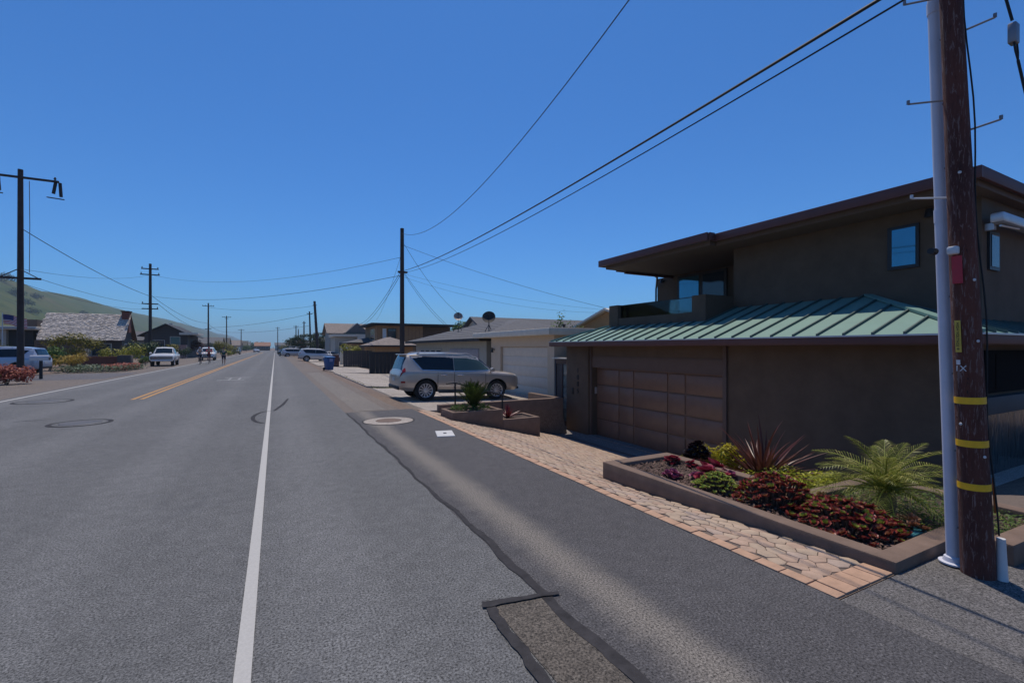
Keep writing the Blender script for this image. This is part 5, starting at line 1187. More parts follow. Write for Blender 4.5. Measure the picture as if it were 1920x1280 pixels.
def sub(n, r_, R0, zc, rr, sq=.7):
    return [(r_.uniform(-1, 1) * R0, r_.uniform(-1, 1) * R0, zc + r_.uniform(-.4, .5) * R0 * sq, rr * r_.uniform(.7, 1.2), rr * r_.uniform(.7, 1.2), rr * r_.uniform(.6, .95)) for _ in range(n)]
L_dk = leafmat('leaf_dark_green', (.025, .05, .018)); L_md = leafmat('leaf_mid_green', (.075, .13, .025)); L_yg = leafmat('leaf_yellow_green', (.24, .25, .03), (.4, .36, .06)); L_yel = leafmat('leaf_yellow', (.44, .38, .02), (.62, .55, .05), trans=.4)
L_red = leafmat('leaf_coral_red', (.32, .08, .055), (.5, .2, .14)); L_flax = leafmat('leaf_flax', (.45, .32, .06), (.7, .5, .18)); L_cyp = leafmat('cypress_needles', (.028, .055, .022), (.06, .09, .035)); L_olive = leafmat('leaf_olive', (.17, .16, .025), (.3, .25, .05)); L_grey = leafmat('leaf_grey_green', (.07, .1, .06))
r6 = random.Random(99); GR = 'garden shrubs on the left'
shrub('coral red flowering shrub in front of the pale blue silver car', (-11.1, 29.7, 0), sub(9, r6, .55, .45, .42), 2000, .065, L_red, 1, group=GR)
shrub('yellow-green round bush at the left photo edge, nearest of the garden', (-11.1, 28.0, 0), sub(5, r6, .35, .35, .3), 600, .05, L_yg, 2, group=GR)
shrub('spiky yellow flax just right of the pale blue silver car', (-13.0, 43.0, 0), sub(5, r6, .7, .9, .55), 500, .17, L_flax, 3, group=GR, asp=.16)
shrub('dark shrub behind the yellow flax', (-15.2, 46.5, 0), sub(6, r6, .9, 1.1, .7), 900, .1, L_md, 4, group=GR)
shrub('tall yellow-green shrub in front of the shake roof', (-16.5, 55.9, 0), [(-1.2, 0, 2.3, 1.0, .8, .6), (0, 0, 2.5, 1.2, .9, .65), (1.3, 0, 2.1, 1.0, .8, .6), (.2, .3, 1.4, .9, .8, .6)], 1500, .11, L_olive, 5, group=GR, stems=7)
shrub('dark green bush under the left utility pole', (-19, 48, 0), sub(6, r6, 1.1, 1.5, .7), 800, .11, L_dk, 6, group=GR)
shrub('wide yellow-green bush left of the pole behind the pickup', (-13.2, 57.6, 0), sub(8, r6, 1.3, 1.2, .75), 1400, .1, L_yg, 7, group=GR)
shrub('tall dark shrub at the foot of the pole behind the pickup', (-13.0, 63.5, 0), sub(8, r6, 1.1, 1.7, .8), 1200, .12, L_dk, 8, group=GR)
shrub('golden bush right of the pole behind the pickup', (-13.2, 73.5, 0), sub(8, r6, 1.4, 1.5, .8), 1200, .12, L_olive, 9, group=GR)
shrub('small leafy plants at the pickup bumper', (-11.8, 58.5, 0), sub(5, r6, .5, .45, .35), 500, .08, L_md, 10, group=GR)
shrub('dark dome bush by the dark house', (-13.2, 88, 0), sub(7, r6, 1.3, 1.3, .8), 900, .13, L_dk, 11, group=GR)
shrub('tall reddish shrub right of the dark house', (-12.2, 99, 0), sub(7, r6, 1.0, 2.2, .9), 900, .14, leafmat('leaf_maroon', (.07, .03, .025)), 12, group=GR)
shrub('broad olive bush behind the walking person', (-9.9, 118, 0), sub(9, r6, 2.0, 1.8, 1.1), 1400, .15, L_olive, 13, group=GR)
shrub('bright green bush behind the walking person, the lower one', (-8.7, 112, 0), sub(6, r6, 1.0, .8, .6), 800, .12, L_yg, 14, group=GR)
shrub('yellow-green plant behind the brown board fence', (7.3, 51.2, 0), sub(6, r6, .8, 1.5, .5), 600, .1, L_yg, 15, stems=3)
shrub('round green tree top behind the grey-roofed house', (16.5, 42.2, 0), [(0, 0, 3.7, 1.05, 1.0, .7), (-.5, 0, 3.3, .8, .8, .6)], 1100, .12, L_md, 16, name='round_tree', cat='tree')
# ground cover strips (uncountable)
mb = MB(); r7 = random.Random(4)
for _ in range(2600):
    x, y = r7.uniform(-13.6, -9.4), r7.uniform(40.5, 47.5)
    if noise.noise((x * .5, y * .5, 1)) > -.25: leafquad(mb, (x, y, r7.uniform(.03, .42)), (r7.uniform(-.5, .5), r7.uniform(-.5, .5), 1), r7.uniform(.06, .14), r7)
o = mb.build('ground_cover', L_grey); o['kind'] = 'stuff'
mb = MB()
for _ in range(900):
    x, y = r7.uniform(-11.2, -9.6), r7.uniform(42, 47.5); leafquad(mb, (x, y, r7.uniform(.1, .5)), (r7.uniform(-.5, .5), r7.uniform(-.5, .5), 1), r7.uniform(.05, .11), r7)
o = mb.build('ground_cover', L_red); o['kind'] = 'stuff'
mb = MB()
for _ in range(700):
    q = r7.random()
    x, y = (r7.uniform(3.75, 4.1), r7.uniform(21.5, 34)) if q < .5 else (r7.uniform(3.9, 7), r7.uniform(21.25, 21.55))
    leafquad(mb, (x, y, H(x, y) + r7.uniform(.0, .06)), (r7.uniform(-1, 1), r7.uniform(-1, 1), .8), r7.uniform(.02, .06), r7)
o = mb.build('weeds', leafmat('weed_green', (.12, .12, .03))); o['kind'] = 'stuff'

def tree(label, loc, h, crown, n, s_, m, seed, name='tree', limbs=5, tr=.2, lean=(0, 0), asp=.4, group=None):
    r_ = random.Random(seed); t = thing(name, label, 'tree', loc, group); mb = MB()
    base = Vector((0, 0, -.2)); top = Vector((lean[0], lean[1], h * .55)); mb.tube([base, base.lerp(top, .5) + Vector((r_.uniform(-.1, .1), 0, 0)), top], [tr, tr * .75, tr * .5], 10)
    for b in crown: mb.tube([top * r_.uniform(.6, 1), (top + Vector(b[:3])) / 2 + Vector((0, 0, -.1)), Vector(b[:3])], [tr * .4, tr * .25, .03], 6)
    mb.build('trunk', M_wood, t, smooth=True); mb = MB(); leafmass(mb, crown, n, s_, r_, asp, .3); mb.build('crown', m, t); return t
r8 = random.Random(31)
def fans(cx, cz, n, spread):
    return [(cx + r8.uniform(-spread, spread), r8.uniform(-2, 2), cz + r8.uniform(-1.1, 1.1) + .0, r8.uniform(.8, 1.7), r8.uniform(.7, 1.2), r8.uniform(.28, .5)) for _ in range(n)]
CG = 'dark cypresses on the right side'
tree('windswept dark cypress, the left one of the two beyond the silver car', (6.0, 118, 0), 4.5, fans(-.2, 3.6, 16, 3.0) + fans(0, 2, 8, 2.4), 3600, .2, L_cyp, 41, 'cypress_tree', tr=.3, asp=.3, group=CG)
tree('windswept dark cypress, the right one of the two beyond the silver car', (10.2, 111, 0), 4.8, fans(0, 4.0, 16, 2.8) + fans(0, 2.2, 9, 2.6), 3600, .2, L_cyp, 42, 'cypress_tree', tr=.3, asp=.3, group=CG)
tree('thin sparse leafy tree rising behind the cream garage', (16.3, 24.5, -.5), 4.2, [(0, 0, 3.9, .32, .3, .9), (-.55, 0, 3.5, .35, .3, .5), (.75, 0, 3.6, .4, .3, .5), (1.6, .2, 3.3, .45, .4, .5), (2.4, .3, 3.1, .5, .4, .5), (.5, 0, 3.0, .8, .5, .35), (2, 0, 2.9, .9, .5, .35)], 420, .1, L_md, 43, 'thin_tree', tr=.07, asp=.45)
mb = MB(); r10 = random.Random(77); bl = [(r10.uniform(-75, 45), r10.uniform(372, 420), r10.uniform(1.5, 5.0), r10.uniform(4, 8), 4, r10.uniform(2, 4.2)) for _ in range(34)]
leafmass(mb, bl, 5200, .75, r10, .6); o = mb.build('woodland', L_dk); o['kind'] = 'stuff'
for i, (x, y, h_, lb) in enumerate(((-15, 150, 3.4, 'rounded far tree on the left beside the fourth pole'), (-16, 205, 3.2, 'far dark tree on the left before the fifth pole'), (-14, 290, 3.6, 'distant tree on the left near the road end'), (6.5, 240, 3.6, 'distant tree on the right near the last pole'), (4.6, 300, 3.8, 'farthest tree on the right edge of the road'))):
    tree(lb, (x, y, 0), h_, [(0, 0, h_ * .6, h_ * .55, h_ * .5, h_ * .42), (h_ * .4, 0, h_ * .45, h_ * .4, h_ * .4, h_ * .33), (-h_ * .4, .2, h_ * .45, h_ * .4, h_ * .4, h_ * .3)], 500, .3, (L_dk, L_olive, L_md)[i % 3], 90 + i, 'far_tree', tr=.18, group='far trees along the street')
# ------------------------------------------------------------------ planting near the house
def strip_leaf(mb, L, wd, droop, n=7, fold=.25, tip=True, lift=1.0):
    """a blade along +X rising then drooping, folded along the midrib"""
    vs = []
    for i in range(n + 1):
        t = i / n; x = L * (t - .12 * droop * t * t); z = L * (lift * .0 + .0) + L * (t * .0) - droop * L * t * t * .5
        w_ = wd * (min(1, .55 + t * 1.5) if t < .3 else 1) * (1 - max(0, (t - .45) / .55) ** 1.7 if tip else 1)
        vs += [(x, -w_, z + w_ * fold), (x, 0, z), (x, w_, z + w_ * fold)]
    mb.add(vs, [(3 * i + k, 3 * i + 3 + k, 3 * i + 4 + k, 3 * i + 1 + k) for i in range(n) for k in (0, 1)])
def spiky(label, loc, meshes, count, seed, name, emin, emax, smin, smax, cat='plant'):
    r_ = random.Random(seed); t = thing(name, label, cat, loc)
    for i in range(count):
        o = link('leaf', r_.choice(meshes), t); e = lerp(emax, emin, (i / count) ** .7) + r_.uniform(-6, 6)
        o.rotation_euler = (r_.uniform(-.5, .5), R(-e), r_.uniform(0, 6.283)); k = r_.uniform(smin, smax); o.scale = (k, k * r_.uniform(.8, 1.2), k)
        o.location = (r_.uniform(-.03, .03), r_.uniform(-.03, .03), 0)
    return t
L_ph = leafmat('phormium_bronze', (.09, .03, .022), (.24, .1, .075), rough=.35, trans=.2); L_cy = leafmat('cycad_green', (.028, .055, .012), (.07, .1, .02), rough=.4); L_palm = leafmat('palm_green', (.22, .25, .035), (.45, .4, .12), rough=.4)
phm = []
for d in (.1, .3, .55):
    mb = MB(); strip_leaf(mb, .82, .016, d); phm.append(mb.mesh('leaf', L_ph, True, angle=80))
spiky('big bronze red spiky flax in front of the garage wall', (6.05, 4.03, -.16), phm, 120, 5, 'bronze_flax', 15, 84, .7, 1.25)
cym = []
def frond(L, n, ll, lw, droop, m, vang=.5, curl=.3):
    mb = MB(); pts = []
    for i in range(n + 1):
        t = i / n; pts.append(Vector((L * (t - .25 * droop * t * t), 0, -droop * L * .62 * t * t)))
    mb.tube(pts, [.012 * (1 - .8 * i / n) * L / .8 for i in range(n + 1)], 5)
    rr_ = random.Random(int(L * 1000 + n))
    for i in range(2, n + 1):
        t = i / n; d = (pts[i] - pts[i - 1]).normalized(); up = Vector((-d.z, 0, d.x)); l = ll * (math.sin(math.pi * min(1, t * .85 + .12)) ** .7) * rr_.uniform(.9, 1.1)
        for sd in (-1, 1):
            o_ = (d * (.45 + .5 * t) + Vector((0, sd, 0)) * (1 - .35 * t) + up * vang * rr_.uniform(.7, 1.2)).normalized(); w_ = up.cross(o_).normalized() * lw
            a = pts[i]; b = a + o_ * l * .55; c = a + o_ * l - up * l * curl * .6
            mb.add([a - w_ * .5, a + w_ * .5, b + w_, b - w_, c], [(0, 1, 2, 3), (3, 2, 4)])
    return mb.mesh('frond', m)
cym = [frond(.72, 26, .14, .006, d, L_cy, .5, .15) for d in (.1, .35)]
def fronds(label, loc, meshes, count, seed, name, emin, emax, smin, smax, cat, trunk):
    r_ = random.Random(seed); t = thing(name, label, cat, loc)
    for i in range(count):
        o = link('frond', r_.choice(meshes), t); f = (i + .5) / count; e = lerp(emax, emin, f) + r_.uniform(-5, 5)
        o.rotation_euler = (r_.uniform(-.25, .25), R(-e), i * 2.39996 + r_.uniform(-.2, .2)); k = r_.uniform(smin, smax); o.scale = (k, k, k); o.location = (0, 0, trunk)
    mb = MB(); mb.lathe([(.001, trunk + .02), (.07, trunk), (.085, trunk * .5), (.1, -.05)], 14); mb.build('trunk', M_wood, t, smooth=True); return t
fronds('green cycad with upright fronds in the upper tier of the stepped planter', (4.72, 11.28, .02), cym, 60, 6, 'cycad', 48, 86, .95, 1.2, 'cycad', .06)
pam = [frond(.68, 31, .2, .0031, d, L_palm, .3, .6) for d in (.6, .9, 1.2)]
fronds('small feathery palm beside the utility pole', (5.5, 2.34, .02), pam, 40, 8, 'pygmy_palm', 4, 86, .85, 1.12, 'palm', .22)
# succulent rosettes
def rosette_mesh(r0, nl, m_in, m_out, cup, seed, narrow=.42):
    r_ = random.Random(seed); mb = MB()
    for i in range(nl):
        f = i / nl; mb.mi = 0 if f < .55 else 1; a = i * 2.39996; L = r0 * (.25 + .75 * f ** .8); e = lerp(80, cup, f) + r_.uniform(-6, 6)
        q = Matrix.Rotation(a, 4, 'Z') @ Matrix.Rotation(R(-e), 4, 'Y'); wd_ = L * narrow
        vs = [(0, -wd_ * .3, 0), (0, wd_ * .3, 0), (L * .6, wd_, L * .06), (L * .6, 0, -L * .04), (L * .6, -wd_, L * .06), (L * .93, wd_ * .6, L * .05), (L, 0, L * .06), (L * .93, -wd_ * .6, L * .05)]
        mb.add([q @ Vector(p) for p in vs], [(0, 3, 4), (0, 1, 3), (1, 2, 3), (3, 2, 5, 6), (4, 3, 6, 7)])
    return mb.mesh('rosette', [m_in, m_out], True, angle=60)
C_bur = leafmat('succulent_burgundy', (.15, .022, .026), (.3, .06, .045), .35, .2); C_red = leafmat('succulent_red', (.26, .025, .05), (.42, .07, .1), .35, .2); C_pur = leafmat('succulent_purple', (.22, .045, .11), (.4, .13, .22), .35, .2); C_blk = leafmat('succulent_black', (.014, .008, .012), (.03, .015, .02), .3, .1)
C_grn = leafmat('succulent_green', (.24, .27, .04), (.4, .4, .08), .4, .2); C_org = leafmat('succulent_orange', (.36, .14, .07), (.5, .26, .13), .4, .2); C_lime = leafmat('succulent_lime', (.26, .38, .08), (.42, .5, .16), .4, .25)
RS = {'bur': [rosette_mesh(.075, 26, C_grn, C_bur, 8, s_) for s_ in (1, 2, 3)], 'bur2': [rosette_mesh(.07, 24, C_org, C_bur, 12, 4)], 'red': [rosette_mesh(.13, 22, C_red, C_red, 22, 5, .5)], 'pur': [rosette_mesh(.1, 22, C_pur, C_pur, 15, 6, .45)], 'blk': [rosette_mesh(.11, 24, C_blk, C_blk, 10, 7)], 'org': [rosette_mesh(.085, 30, C_org, C_org, 20, 8, .22)], 'lime': [rosette_mesh(.05, 22, C_lime, C_grn, 10, 9, .3)]}
def succulent(label, loc, spots, keys, seed, name='succulent'):
    r_ = random.Random(seed); t = thing(name, label, 'succulent', loc, 'succulents in the planter')
    for (x, y, z, k) in spots:
        o = link('rosette', r_.choice(RS[r_.choice(keys)]), t); o.location = (x, y, z); o.rotation_euler = (r_.uniform(-.35, .35) - y * .8, r_.uniform(-.35, .35) + x * .8, r_.uniform(0, 6.28)); o.scale = (k, k, k)
    mb = MB()
    for (x, y, z, k) in spots: mb.tube([(x * .6, y * .6, -.02), (x, y, z + .005)], .008, 5)
    mb.build('stem', M_wood, t); return t
def clump(n, rx, ry, h, r_, k0=.8, k1=1.25):
    out = []
    for i in range(n):
        f = math.sqrt((i + .5) / n); a = i * 2.39996; x, y = math.cos(a) * f * rx, math.sin(a) * f * ry; out.append((x, y, .03 + h * (1 - f * f) + r_.uniform(-.02, .02), r_.uniform(k0, k1)))
    return out
r9 = random.Random(17)
succulent('large burgundy and green succulent clump nearest the pole', (4.8, 2.36, 0), clump(110, .44, .47, .2, r9, .55, 1.0), ['bur', 'bur', 'bur2'], 1)
succulent('dark burgundy succulent mound between the green mound and the nearest clump', (4.86, 3.08, 0), clump(100, .40, .42, .27, r9, .55, 1.0), ['bur', 'bur2', 'bur'], 2)
succulent('compact lime green succulent mound behind the front curb', (4.66, 3.68, 0), clump(85, .26, .26, .17, r9, .6, .95), ['lime'], 3)
succulent('big crimson red rosettes in the middle of the planter', (5.02, 4.0, 0), [(-.3, -.05, .06, .9), (.12, .25, .08, 1.0), (-.12, .02, .1, 1.25), (.1, .08, .14, 1.2), (.0, -.12, .06, 1.0), (.2, -.1, .06, .9), (-.22, .12, .05, .8), (.28, .05, .05, .8)], ['red', 'red', 'pur'], 4)
succulent('orange pink spoon-leaved succulents behind the red rosettes', (5.25, 3.42, .02), clump(16, .28, .18, .08, r9), ['org'], 5)
succulent('purple pink succulent alone on the mulch near the front curb', (4.56, 4.28, 0), clump(9, .11, .1, .06, r9, .55, .9), ['pur'], 6)
succulent('small red succulent at the far corner of the planter', (5.1, 4.78, 0), clump(9, .12, .08, .08, r9, .4, .7), ['red'], 7)
succulent('tiny red succulent beside the far back curb', (5.2, 4.52, 0), clump(5, .08, .06, .05, r9, .4, .6), ['red'], 8)
succulent('near-black tree succulent among the yellow bushes', (5.72, 4.86, -.1), [(x, y, z + .08, k) for x, y, z, k in clump(16, .17, .15, .2, r9, .8, 1.1)], ['blk'], 9)
shrub('low yellow bush at the far end of the garden bed', (6.1, 5.0, -.12), [(0, 0, .1, .3, .14, .12), (-.38, .0, .08, .25, .12, .1), (-.6, 0, .08, .15, .1, .09)], 900, .03, L_yel, 71, 'yellow_bush', 'bush', 'yellow bushes in the garden bed', 2)
shrub('taller yellow bush left of the near-black succulent', (5.95, 4.98, -.12), [(0, 0, .2, .14, .12, .14), (.1, 0, .12, .16, .12, .12)], 420, .03, L_yel, 72, 'yellow_bush', 'bush', 'yellow bushes in the garden bed', 2)
shrub('yellow bush between the near-black succulent and the bronze flax', (6.0, 4.55, -.12), [(0, 0, .24, .2, .15, .16), (.08, -.05, .12, .2, .15, .12)], 700, .032, L_yel, 73, 'yellow_bush', 'bush', 'yellow bushes in the garden bed', 2)
shrub('lime yellow cushion of ground cover right of the bronze flax', (6.1, 3.35, -.1), [(0, 0, .08, .5, .28, .13), (.35, .05, .06, .3, .2, .12), (-.35, .1, .1, .28, .3, .13), (-.5, .45, .08, .22, .3, .1), (-.1, .4, .1, .4, .25, .12)], 2600, .026, leafmat('leaf_lime', (.34, .36, .03), (.55, .54, .06), trans=.4), 74, 'yellow_bush', 'bush', 'yellow bushes in the garden bed', 2)
succulent('small orange succulents between the two burgundy clumps', (5.12, 2.72, .02), clump(14, .12, .14, .07, r9, .6, .9), ['org', 'bur2'], 12)
succulent('low green succulents behind the nearest burgundy clump', (5.18, 2.1, .02), clump(16, .14, .2, .06, r9, .6, .9), ['lime', 'org'], 13)
# leafy ground cover round the palm (uncountable)
mb = MB()
for _ in range(2400):
    x, y = r9.uniform(5.1, 6.6), r9.uniform(1.5, 2.9)
    if x < 5.35 and y < 1.85: continue
    leafquad(mb, (x, y, r9.uniform(.02, .07)), (r9.uniform(-.8, .8), r9.uniform(-.8, .8), 1), r9.uniform(.012, .03), r9, .45)
o = mb.build('ground_cover', leafmat('ground_cover_green', (.09, .15, .03), (.2, .25, .06))); o['kind'] = 'stuff'
mb = MB()
for _ in range(500):
    x, y = r9.uniform(4.15, 5.1) , r9.uniform(11.0, 11.6); 
    if (x - 4.72) ** 2 + (y - 11.28) ** 2 < .02: continue
    leafquad(mb, (x, y, .06 + r9.uniform(.0, .14)), (r9.uniform(-1, 1), r9.uniform(-1, 1), .7), r9.uniform(.03, .06), r9, .25)
o = mb.build('ground_cover', L_md); o['kind'] = 'stuff'
mb = MB(); strip_leaf(mb, .3, .014, .25); rdm = mb.mesh('leaf', leafmat('cordyline_red', (.12, .02, .025), (.25, .06, .06), .35, .2), True, angle=80)
spiky('small red spiky plant in the lower tier of the stepped planter', (5.75, 11.3, -.25), [rdm], 40, 9, 'red_cordyline', 15, 80, 1.0, 1.6)

# ------------------------------------------------------------------ people
def skinned(name, bones, m, parent, levels=2):
    """bones: dict of joint -> (pos, radius, parent joint)"""
    keys = list(bones); idx = {k: i for i, k in enumerate(keys)}
    me = bpy.data.meshes.new(name); me.from_pydata([bones[k][0] for k in keys], [(idx[bones[k][2]], idx[k]) for k in keys if bones[k][2]], [])
    o = link(name, me, parent); bm = bmesh.new(); bm.from_mesh(me); ly = bm.verts.layers.skin.verify()
    for v, k in zip(bm.verts, keys): v[ly].radius = (bones[k][1],) * 2; v[ly].use_root = (bones[k][2] is None)
    bm.to_mesh(me); bm.free(); o.modifiers.new('s', 'SKIN'); sb = o.modifiers.new('d', 'SUBSURF'); sb.levels = levels; sb.render_levels = levels
    dg = bpy.context.evaluated_depsgraph_get(); r_ = bpy.data.meshes.new_from_object(o.evaluated_get(dg)); o.modifiers.clear(); o.data = r_; r_.name = name
    r_.materials.clear(); r_.materials.append(m)
    for p in r_.polygons: p.use_smooth = True
    return o
def head(t, p, hair, m=None, helmet=None):
    x, y, z = p; mb = MB(); mb.lathe([(.001, -.12), (.045, -.115), (.068, -.06), (.078, 0), (.078, .05), (.06, .1), (.001, .125)], 16); mb.xform(Matrix.Translation(p) @ Matrix.Scale(1.12, 4, (0, 1, 0)))
    h = mb.build('head', M_skin, t, smooth=True)
    mb = MB(); mb.lathe([(.001, -.02), (.012, 0), (.001, .035)], 8, c=(x, y - .092, z - .02)); mb.build('nose', M_skin, h)
    mb = MB()
    for sd in (-1, 1): mb.box(x + sd * .03 - .012, x + sd * .03 + .012, y - .083, y - .076, z + .015, z + .03)
    mb.box(x - .022, x + .022, y - .078, y - .07, z - .062, z - .052); mb.build('eyes_and_mouth', M_ink, h)
    mb = MB(); mb.lathe([(.084, -.01), (.092, .03), (.085, .08), (.055, .125), (.001, .14)], 16); mb.xform(Matrix.Translation((x, y + .015, z + .01)) @ Matrix.Scale(1.15, 4, (0, 1, 0))); mb.build('helmet' if helmet else 'hair', helmet or hair, t, smooth=True)
def cloth(name, bones, m, t): return skinned(name, bones, m, t)
def person(label, loc, rz, pose, top, bottom, shoes, hair, helmet=None):
    t = thing('person', label, 'person', loc, None, rz); J = pose
    body = {'pelvis': (J['pelvis'], .105, None), 'chest': (J['chest'], .125, 'pelvis'), 'neck': (J['neck'], .05, 'chest'), 'skull': (J['head'], .06, 'neck')}
    for sd in ('l', 'r'):
        body.update({sd + 'sh': (J[sd + 'sh'], .05, 'chest'), sd + 'el': (J[sd + 'el'], .038, sd + 'sh'), sd + 'wr': (J[sd + 'wr'], .027, sd + 'el'), sd + 'ha': (tuple(Vector(J[sd + 'wr']) + (Vector(J[sd + 'wr']) - Vector(J[sd + 'el'])).normalized() * .13), .026, sd + 'wr'),
                     sd + 'hip': (J[sd + 'hip'], .085, 'pelvis'), sd + 'kn': (J[sd + 'kn'], .056, sd + 'hip'), sd + 'an': (J[sd + 'an'], .038, sd + 'kn'), sd + 'to': (J[sd + 'to'], .032, sd + 'an')})
    skinned('body', body, M_skin, t)
    up = {'w': (tuple(Vector(J['pelvis']) + Vector((0, 0, .02))), .135, None), 'c': (J['chest'], .15, 'w')}
    for sd in ('l', 'r'): up.update({sd + 's': (J[sd + 'sh'], .068, 'c'), sd + 'e': (tuple(Vector(J[sd + 'sh']).lerp(Vector(J[sd + 'el']), .8)), .055, sd + 's')})
    skinned('shirt', up, top, t)
    lo = {'p': (J['pelvis'], .13, None)}
    for sd in ('l', 'r'): lo.update({sd + 'h': (J[sd + 'hip'], .1, 'p'), sd + 'k': (tuple(Vector(J[sd + 'hip']).lerp(Vector(J[sd + 'kn']), .85)), .078, sd + 'h')})
    skinned('shorts', lo, bottom, t)
    for sd in ('l', 'r'):
        a = Vector(J[sd + 'an']); b = Vector(J[sd + 'to']); skinned('shoe', {'a': (tuple(a + Vector((0, .03, -.02))), .05, None), 'b': (tuple(b), .042, 'a')}, shoes, t)
    head(t, J['head'], hair, None, helmet); return t
walk = dict(pelvis=(0, 0, .95), chest=(0, -.02, 1.3), neck=(0, -.02, 1.5), head=(0, -.05, 1.64), lsh=(-.19, 0, 1.4), lel=(-.27, .1, 1.14), lwr=(-.2, -.1, 1.0), rsh=(.19, 0, 1.4), rel=(.27, .02, 1.14), rwr=(.2, -.2, 1.08), lhip=(-.1, 0, .88), lkn=(-.1, -.14, .5), lan=(-.09, .06, .12), lto=(-.09, -.1, .05), rhip=(.1, 0, .88), rkn=(.1, -.02, .48), ran=(.1, .2, .16), rto=(.1, .08, .05))
M_grn = mat('shirt_dark_green', (.02, .07, .05), rough=.9); M_navy = mat('cloth_navy', (.02, .022, .035), rough=.9); M_cred = mat('cloth_red', (.35, .03, .05), rough=.9); M_lblue = mat('cloth_pale_blue', (.3, .34, .42), rough=.9); M_hair = mat('hair_brown', (.03, .02, .015), rough=.6)
person('person in dark green top and shorts walking near the yellow line', (-4.5, 53.0, 0), .15, walk, M_grn, M_navy, M_whitep, M_hair)
ride = dict(pelvis=(0, .25, .98), chest=(0, -.02, 1.36), neck=(0, -.12, 1.52), head=(0, -.2, 1.64), lsh=(-.19, -.05, 1.44), lel=(-.27, -.2, 1.2), lwr=(-.23, -.42, 1.08), rsh=(.19, -.05, 1.44), rel=(.27, -.2, 1.2), rwr=(.23, -.42, 1.08), lhip=(-.09, .22, .93), lkn=(-.1, -.16, .72), lan=(-.1, .02, .36), lto=(-.1, -.14, .33), rhip=(.09, .22, .93), rkn=(.1, -.02, .56), ran=(.1, .06, .16), rto=(.1, -.1, .13))
def bicycle(label, loc, rz, m):
    t = thing('bicycle', label, 'bicycle', loc, 'bicycles on the road', rz)
    for y in (-.52, .52):
        mb = MB(); n = 28; mb.tube([(0, y + .33 * math.cos(2 * math.pi * k / n), .34 + .33 * math.sin(2 * math.pi * k / n)) for k in range(n + 1)], .022, 6, False); wo = mb.build('wheel', M_tyre, t, smooth=True)
        mb = MB()
        for k in range(8): a = math.pi * 2 * k / 8; mb.tube([(0, y, .34), (0, y + .31 * math.cos(a), .34 + .31 * math.sin(a))], .004, 4)
        mb.build('spokes', M_silver, wo)
    mb = MB(); hd, bb, st_ = (0, -.4, .86), (0, .0, .3), (0, .2, .86)
    for a, b in ((hd, bb), (hd, st_), (bb, st_), (bb, (0, .52, .34)), (st_, (0, .52, .34)), ((0, -.38, .95), (0, -.52, .34))): mb.tube([a, b], .018, 6)
    mb.build('frame', m, t, smooth=True)
    mb = MB(); mb.tube([(-.25, -.44, 1.04), (-.06, -.4, 1.02), (.06, -.4, 1.02), (.25, -.44, 1.04)], .015, 6); mb.tube([(0, -.38, .95), (0, -.4, 1.02)], .015, 6); mb.build('handlebar', M_black, t, smooth=True)
    mb = MB(); mb.tube([(0, .2, .86), (0, .22, .93)], .015, 6); mb.add([(-.07, .36, .94), (.07, .36, .94), (.03, .06, .95), (-.03, .06, .95), (-.07, .36, .91), (.07, .36, .91), (.03, .06, .92), (-.03, .06, .92)], [(0, 1, 2, 3), (7, 6, 5, 4), (0, 4, 5, 1), (1, 5, 6, 2), (2, 6, 7, 3), (3, 7, 4, 0)]); mb.build('saddle', M_black, t)
    mb = MB(); mb.tube([(-.1, 0, .3), (.1, 0, .3)], .016, 6); mb.tube([(-.1, 0, .3), (-.1, -.02, .36)], .012, 5); mb.tube([(.1, 0, .3), (.1, .02, .13)], .012, 5); mb.box(-.15, -.06, -.1, .02, .29, .31); mb.box(.06, .15, -.06, .06, .09, .11); mb.build('crank', M_silver, t)
bicycle('dark bicycle ridden by the left cyclist', (-6.95, 57.2, 0), .1, M_navy); person('cyclist in pale blue and navy riding on the left', (-6.95, 57.2, 0), .1, ride, M_lblue, M_navy, M_navy, M_hair, M_lblue)
bicycle('dark red bicycle ridden by the right cyclist', (-6.35, 58.8, 0), .1, M_cred); person('cyclist in a red top and red helmet riding on the right', (-6.35, 58.8, 0), .1, ride, M_cred, M_navy, M_navy, M_hair, M_cred)

# ------------------------------------------------------------------ hill and haze
mb = MB(); hx = [-120 - 12 * i for i in range(0, 20)] + [-380, -420, -480, -560]; hy = [-900, -700, -520] + rngf(-400, 1200, 40) + rngf(1260, 4700, 120)
def hz_(x, y):
    t = (-120 - x) / 230; crest = sstep(180, 640, y) * (101 + 10 * noise.noise((y * .0016, 3.1, 0)) + 5 * noise.noise((y * .006, 1, 0)))
    if t <= 1: z = crest * (sstep(0, 1, t) * .55 + .45 * t)
    else: z = crest * max(0, 1 - ((t - 1) / .95) ** 2)
    return max(-.1, z + (7 * noise.noise((x * .011, y * .008, 0)) + 2.5 * noise.noise((x * .04, y * .03, 5))) * min(1, t * 2) - .1)
mb.add([(x, y, hz_(x, y)) for y in hy for x in hx], [(j * len(hx) + i, (j + 1) * len(hx) + i, (j + 1) * len(hx) + i + 1, j * len(hx) + i + 1) for j in range(len(hy) - 1) for i in range(len(hx) - 1)])
mh, nt, b = newmat('hill_grass'); tc = N(nt, 'ShaderNodeTexCoord')
n1 = N(nt, 'ShaderNodeTexNoise', Scale=.012, Detail=8.0, Roughness=.65); nt.links.new(tc.outputs['Object'], n1.inputs['Vector'])
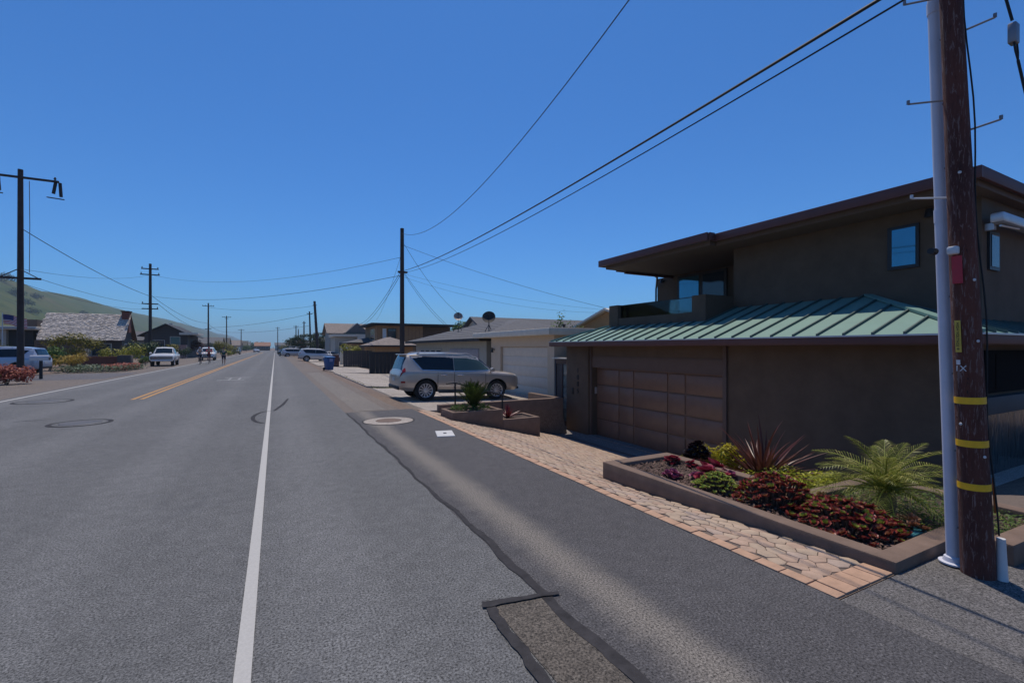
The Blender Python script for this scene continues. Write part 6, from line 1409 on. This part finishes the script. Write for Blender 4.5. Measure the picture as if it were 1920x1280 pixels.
n2 = N(nt, 'ShaderNodeTexNoise', Scale=.06, Detail=8.0, Roughness=.7); nt.links.new(tc.outputs['Object'], n2.inputs['Vector'])
r = ramp(nt, n1.outputs['Fac'], [(.3, (.025, .045, .01)), (.5, (.055, .08, .018)), (.7, (.12, .095, .045))]); q2 = ramp(nt, n2.outputs['Fac'], [(.38, (.012, .02, .01)), (.52, (.07, .085, .028))])
nt.links.new(mixc(nt, .45, r.outputs[0], q2.outputs[0]), b.inputs['Base Color']); b.inputs['Roughness'].default_value = 1; b.inputs['Specular IOR Level'].default_value = .1
struct(mb.build('hill', mh, smooth=True, angle=180))
for i, (x, y, s_, l_) in enumerate(((-290, 770, 13, 'largest dark tree clump on the hillside at the left photo edge'), (-260, 715, 11, 'dark hillside trees left of the tall left pole'), (-260, 764, 9, 'dark round tree on the hillside just right of the tall left pole'), (-240, 680, 10, 'dark hillside trees directly behind the tall left pole'), (-210, 609, 8, 'low dark hillside trees above the flag'), (-180, 563, 6, 'small dark tree on the hill foot above the shake roof'), (-230, 814, 7, 'small dark tree on the hill above the middle of the shake roof'))):
    tree(l_, (x, y, hz_(x, y) - 1), s_, [(0, 0, s_ * .6, s_ * .55, s_ * .5, s_ * .45), (s_ * .5, 0, s_ * .45, s_ * .4, s_ * .4, s_ * .35), (-s_ * .4, 0, s_ * .4, s_ * .4, s_ * .4, s_ * .3)], 420, s_ * .09, L_dk, 60 + i, 'hillside_tree', tr=.4, group='trees on the hillside')
mhz = bpy.data.materials.new('haze'); mhz.use_nodes = True; nt = mhz.node_tree; nt.nodes.remove(nt.nodes['Principled BSDF'])
pv = nt.nodes.new('ShaderNodeVolumePrincipled'); pv.inputs['Color'].default_value = (.62, .82, 1, 1); pv.inputs['Density'].default_value = .0003; pv.inputs['Anisotropy'].default_value = .0
nt.links.new(pv.outputs[0], nt.nodes['Material Output'].inputs['Volume'])
mb = MB(); mb.box(-5050, 5050, -5050, 5050, -3, 140); o = mb.build('haze', mhz); o['kind'] = 'stuff'
